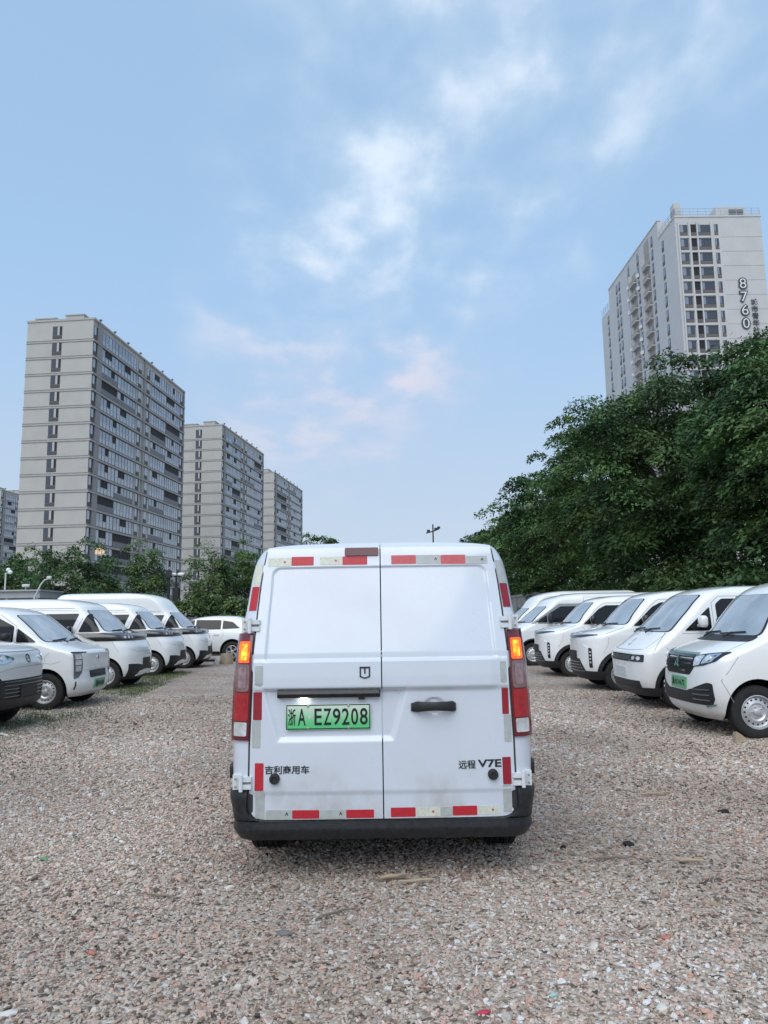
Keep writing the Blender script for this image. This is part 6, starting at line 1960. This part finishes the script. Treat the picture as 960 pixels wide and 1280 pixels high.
scatter_grass()
mat('wood_pale', (0.40, 0.32, 0.225), 0.8, noise=0.2, scale=12, bump=0.2, bscale=30)
mat('wood_grey', (0.20, 0.16, 0.125), 0.9, noise=0.3, scale=20, bump=0.3, bscale=60)
mat('rock_white', (0.56, 0.545, 0.515), 0.8, noise=0.12, scale=20, bump=0.3, bscale=40)
mat('rock_grey', (0.16, 0.155, 0.15), 0.9, noise=0.2, scale=20, bump=0.3, bscale=40)
mat('rock_brick', (0.42, 0.17, 0.13), 0.9, noise=0.2, scale=20, bump=0.3, bscale=40)
mat('lump_black', (0.015, 0.015, 0.015), 0.9)
mat('scrap_red', (0.40, 0.03, 0.06), 0.6, noise=0.2, scale=30)
mat('scrap_green', (0.10, 0.30, 0.16), 0.6, noise=0.2, scale=30)
mat('scrap_teal', (0.30, 0.52, 0.50), 0.6)
mat('leaf_dry', (0.30, 0.23, 0.13), 0.8, noise=0.2, scale=30)


def lump(name, x, y, size, mt, label, cat, seed, rz=0.0, z=None, group=None):
    """irregular stone or chunk"""
    g = random.Random(seed)
    bm = bmesh.new(); bmesh.ops.create_icosphere(bm, subdivisions=2, radius=1.0)
    ph = [g.uniform(0, 6) for _ in range(6)]
    for v_ in bm.verts:
        c = v_.co
        k = 1 + 0.22 * math.sin(2.3 * c.x + ph[0]) * math.cos(2.1 * c.y + ph[1]) + 0.16 * math.sin(3.1 * c.z + ph[2] + 2 * c.x) + g.uniform(-0.06, 0.06)
        v_.co = Vector((c.x * size[0], c.y * size[1], c.z * size[2])) * k
    me = bpy.data.meshes.new(name); bm.to_mesh(me); bm.free(); me.materials.append(MATS[mt])
    o = link(name, me, None, (x, y, size[2] * 0.55 if z is None else z)); o.rotation_euler = (0, 0, rz)
    return tag(o, label, cat, group)


def stick(x, y, ln, r, rz, label, mt='wood_grey', seed=1, group=None):
    g = random.Random(seed)
    m = MB(); k = 6
    m.tube([((i / (k - 1) - 0.5) * ln, g.uniform(-1, 1) * ln * 0.04, r + 0.006 + g.uniform(0, 0.5) * r) for i in range(k)], [r * q for q in (0.6, 1, 1.1, 0.9, 0.8, 0.4)], 6)
    o = m.build('stick', [mt], None, 60, (x, y, 0.006)); o.rotation_euler = (0, 0, rz)
    return tag(o, label, 'stick', group)


# sawn log block by the far car, broken block by the grille van's wheel
m = MB(); g = random.Random(3)
rows_ = []
for r_, h in ((0.001, 0.0), (0.20, 0.0), (0.21, 0.08), (0.20, 0.22), (0.19, 0.32), (0.185, 0.34), (0.001, 0.33)):
    rows_.append([(r_ * (1 + 0.10 * math.sin(3 * t) + 0.05 * math.sin(7 * t)) * math.cos(t), r_ * (1 + 0.10 * math.sin(3 * t)) * math.sin(t), h) for t in [2 * PI * k / 18 for k in range(18)]])
m.grid(rows_, wrap=True); o = m.build('log_block', ['wood_pale'], None, 40, (-5.35, 25.6, 0)); tag(o, 'short sawn log block standing near the sport utility car', 'log')
lump('stone_chunk', -5.62, 25.5, (0.11, 0.10, 0.13), 'rock_white', 'pale stone leaning against the sawn log block', 'stone', 7)
m = MB(); m.prism([(-0.07, 0), (0.08, 0), (0.06, 0.05), (0.0, 0.10), (-0.05, 0.13)], lambda a, c: (a, -0.045, c), lambda a, c: (a * 0.9, 0.05, c * 0.85))
o = m.build('broken_block', ['wood_pale'], None, None, (3.95, 8.72, 0)); tag(o, 'pale broken wooden wedge lying by the grille van wheel', 'wedge')
lump('flat_stone', -0.50, 3.72, (0.035, 0.027, 0.014), 'rock_grey', 'flat dark grey stone lying behind the van, by the thin twig', 'stone', 11)
lump('white_stone', 1.09, 3.34, (0.023, 0.020, 0.012), 'rock_white', 'white angular stone in front of the scattered wood chips', 'stone', 12)
lump('white_stone', 1.00, 3.01, (0.020, 0.024, 0.011), 'rock_white', 'white stone chip beside the teal scrap', 'stone', 13)
lump('white_stone', -1.43, 3.04, (0.033, 0.022, 0.012), 'rock_white', 'large white stone alone on the gravel opposite the red scrap', 'stone', 14)
lump('white_stone', -0.88, 4.35, (0.027, 0.015, 0.010), 'rock_white', 'thin white stone on the gravel behind the van left tyre', 'stone', 15)
lump('brick_stone', 1.24, 3.62, (0.023, 0.016, 0.011), 'rock_brick', 'reddish brick fragment among grey stones', 'stone', 16)
lump('brick_stone', -1.32, 3.55, (0.020, 0.016, 0.011), 'rock_brick', 'brick-red stone lying on the gravel away from the van', 'stone', 17)
lump('black_lump', 1.515, 5.0, (0.036, 0.030, 0.020), 'lump_black', 'small black lump on the gravel right of the van', 'lump', 18)
lump('black_lump', 2.45, 5.75, (0.040, 0.026, 0.018), 'lump_black', 'black scrap lying toward the grille van', 'lump', 19)
lump('black_lump', 1.09, 4.96, (0.020, 0.018, 0.014), 'lump_black', 'tiny dark pebble near the bumper corner', 'lump', 20)
lump('scrap_cloth', 0.34, 3.0, (0.027, 0.012, 0.008), 'scrap_red', 'crumpled red scrap on the gravel', 'scrap', 21)
lump('scrap_cloth', -2.14, 4.9, (0.027, 0.018, 0.010), 'scrap_green', 'green plastic scrap on the gravel', 'scrap', 22)
lump('scrap_cloth', 0.62, 3.12, (0.016, 0.010, 0.007), 'scrap_teal', 'small teal scrap near the white stone chip', 'scrap', 23)
lump('dry_leaf', 1.62, 4.02, (0.041, 0.031, 0.005), 'leaf_dry', 'flat dry tan leaf litter on the gravel', 'leaf', 24)
stick(1.32, 4.70, 0.26, 0.008, 0.1, 'long thin stick lying right of the van', 'wood_grey', 1)
stick(1.75, 4.62, 0.16, 0.011, -0.15, 'short thick wood piece beside the long thin stick', 'wood_pale', 2)
stick(2.15, 6.3, 0.30, 0.010, 0.25, 'tan stick lying halfway to the grille van', 'wood_pale', 3)
stick(-0.25, 3.95, 0.20, 0.006, 0.5, 'thin twig near the flat dark stone', 'wood_grey', 4)
stick(0.02, 4.42, 0.16, 0.012, 0.4, 'pale wood chip just behind the van', 'wood_pale', 5)
stick(0.15, 4.36, 0.20, 0.009, 0.15, 'slim pale splinter next to the wood chip behind the van', 'wood_pale', 6)
stick(-0.95, 5.4, 0.22, 0.007, 0.1, 'thin twig left of the van tyre', 'wood_grey', 7)
stick(-1.2, 4.2, 0.18, 0.006, -0.3, 'thin grey twig on the open gravel left of the van', 'wood_grey', 8)
stick(1.75, 3.7, 0.16, 0.007, 0.9, 'slanted twig beside the dry leaf litter', 'wood_grey', 9)
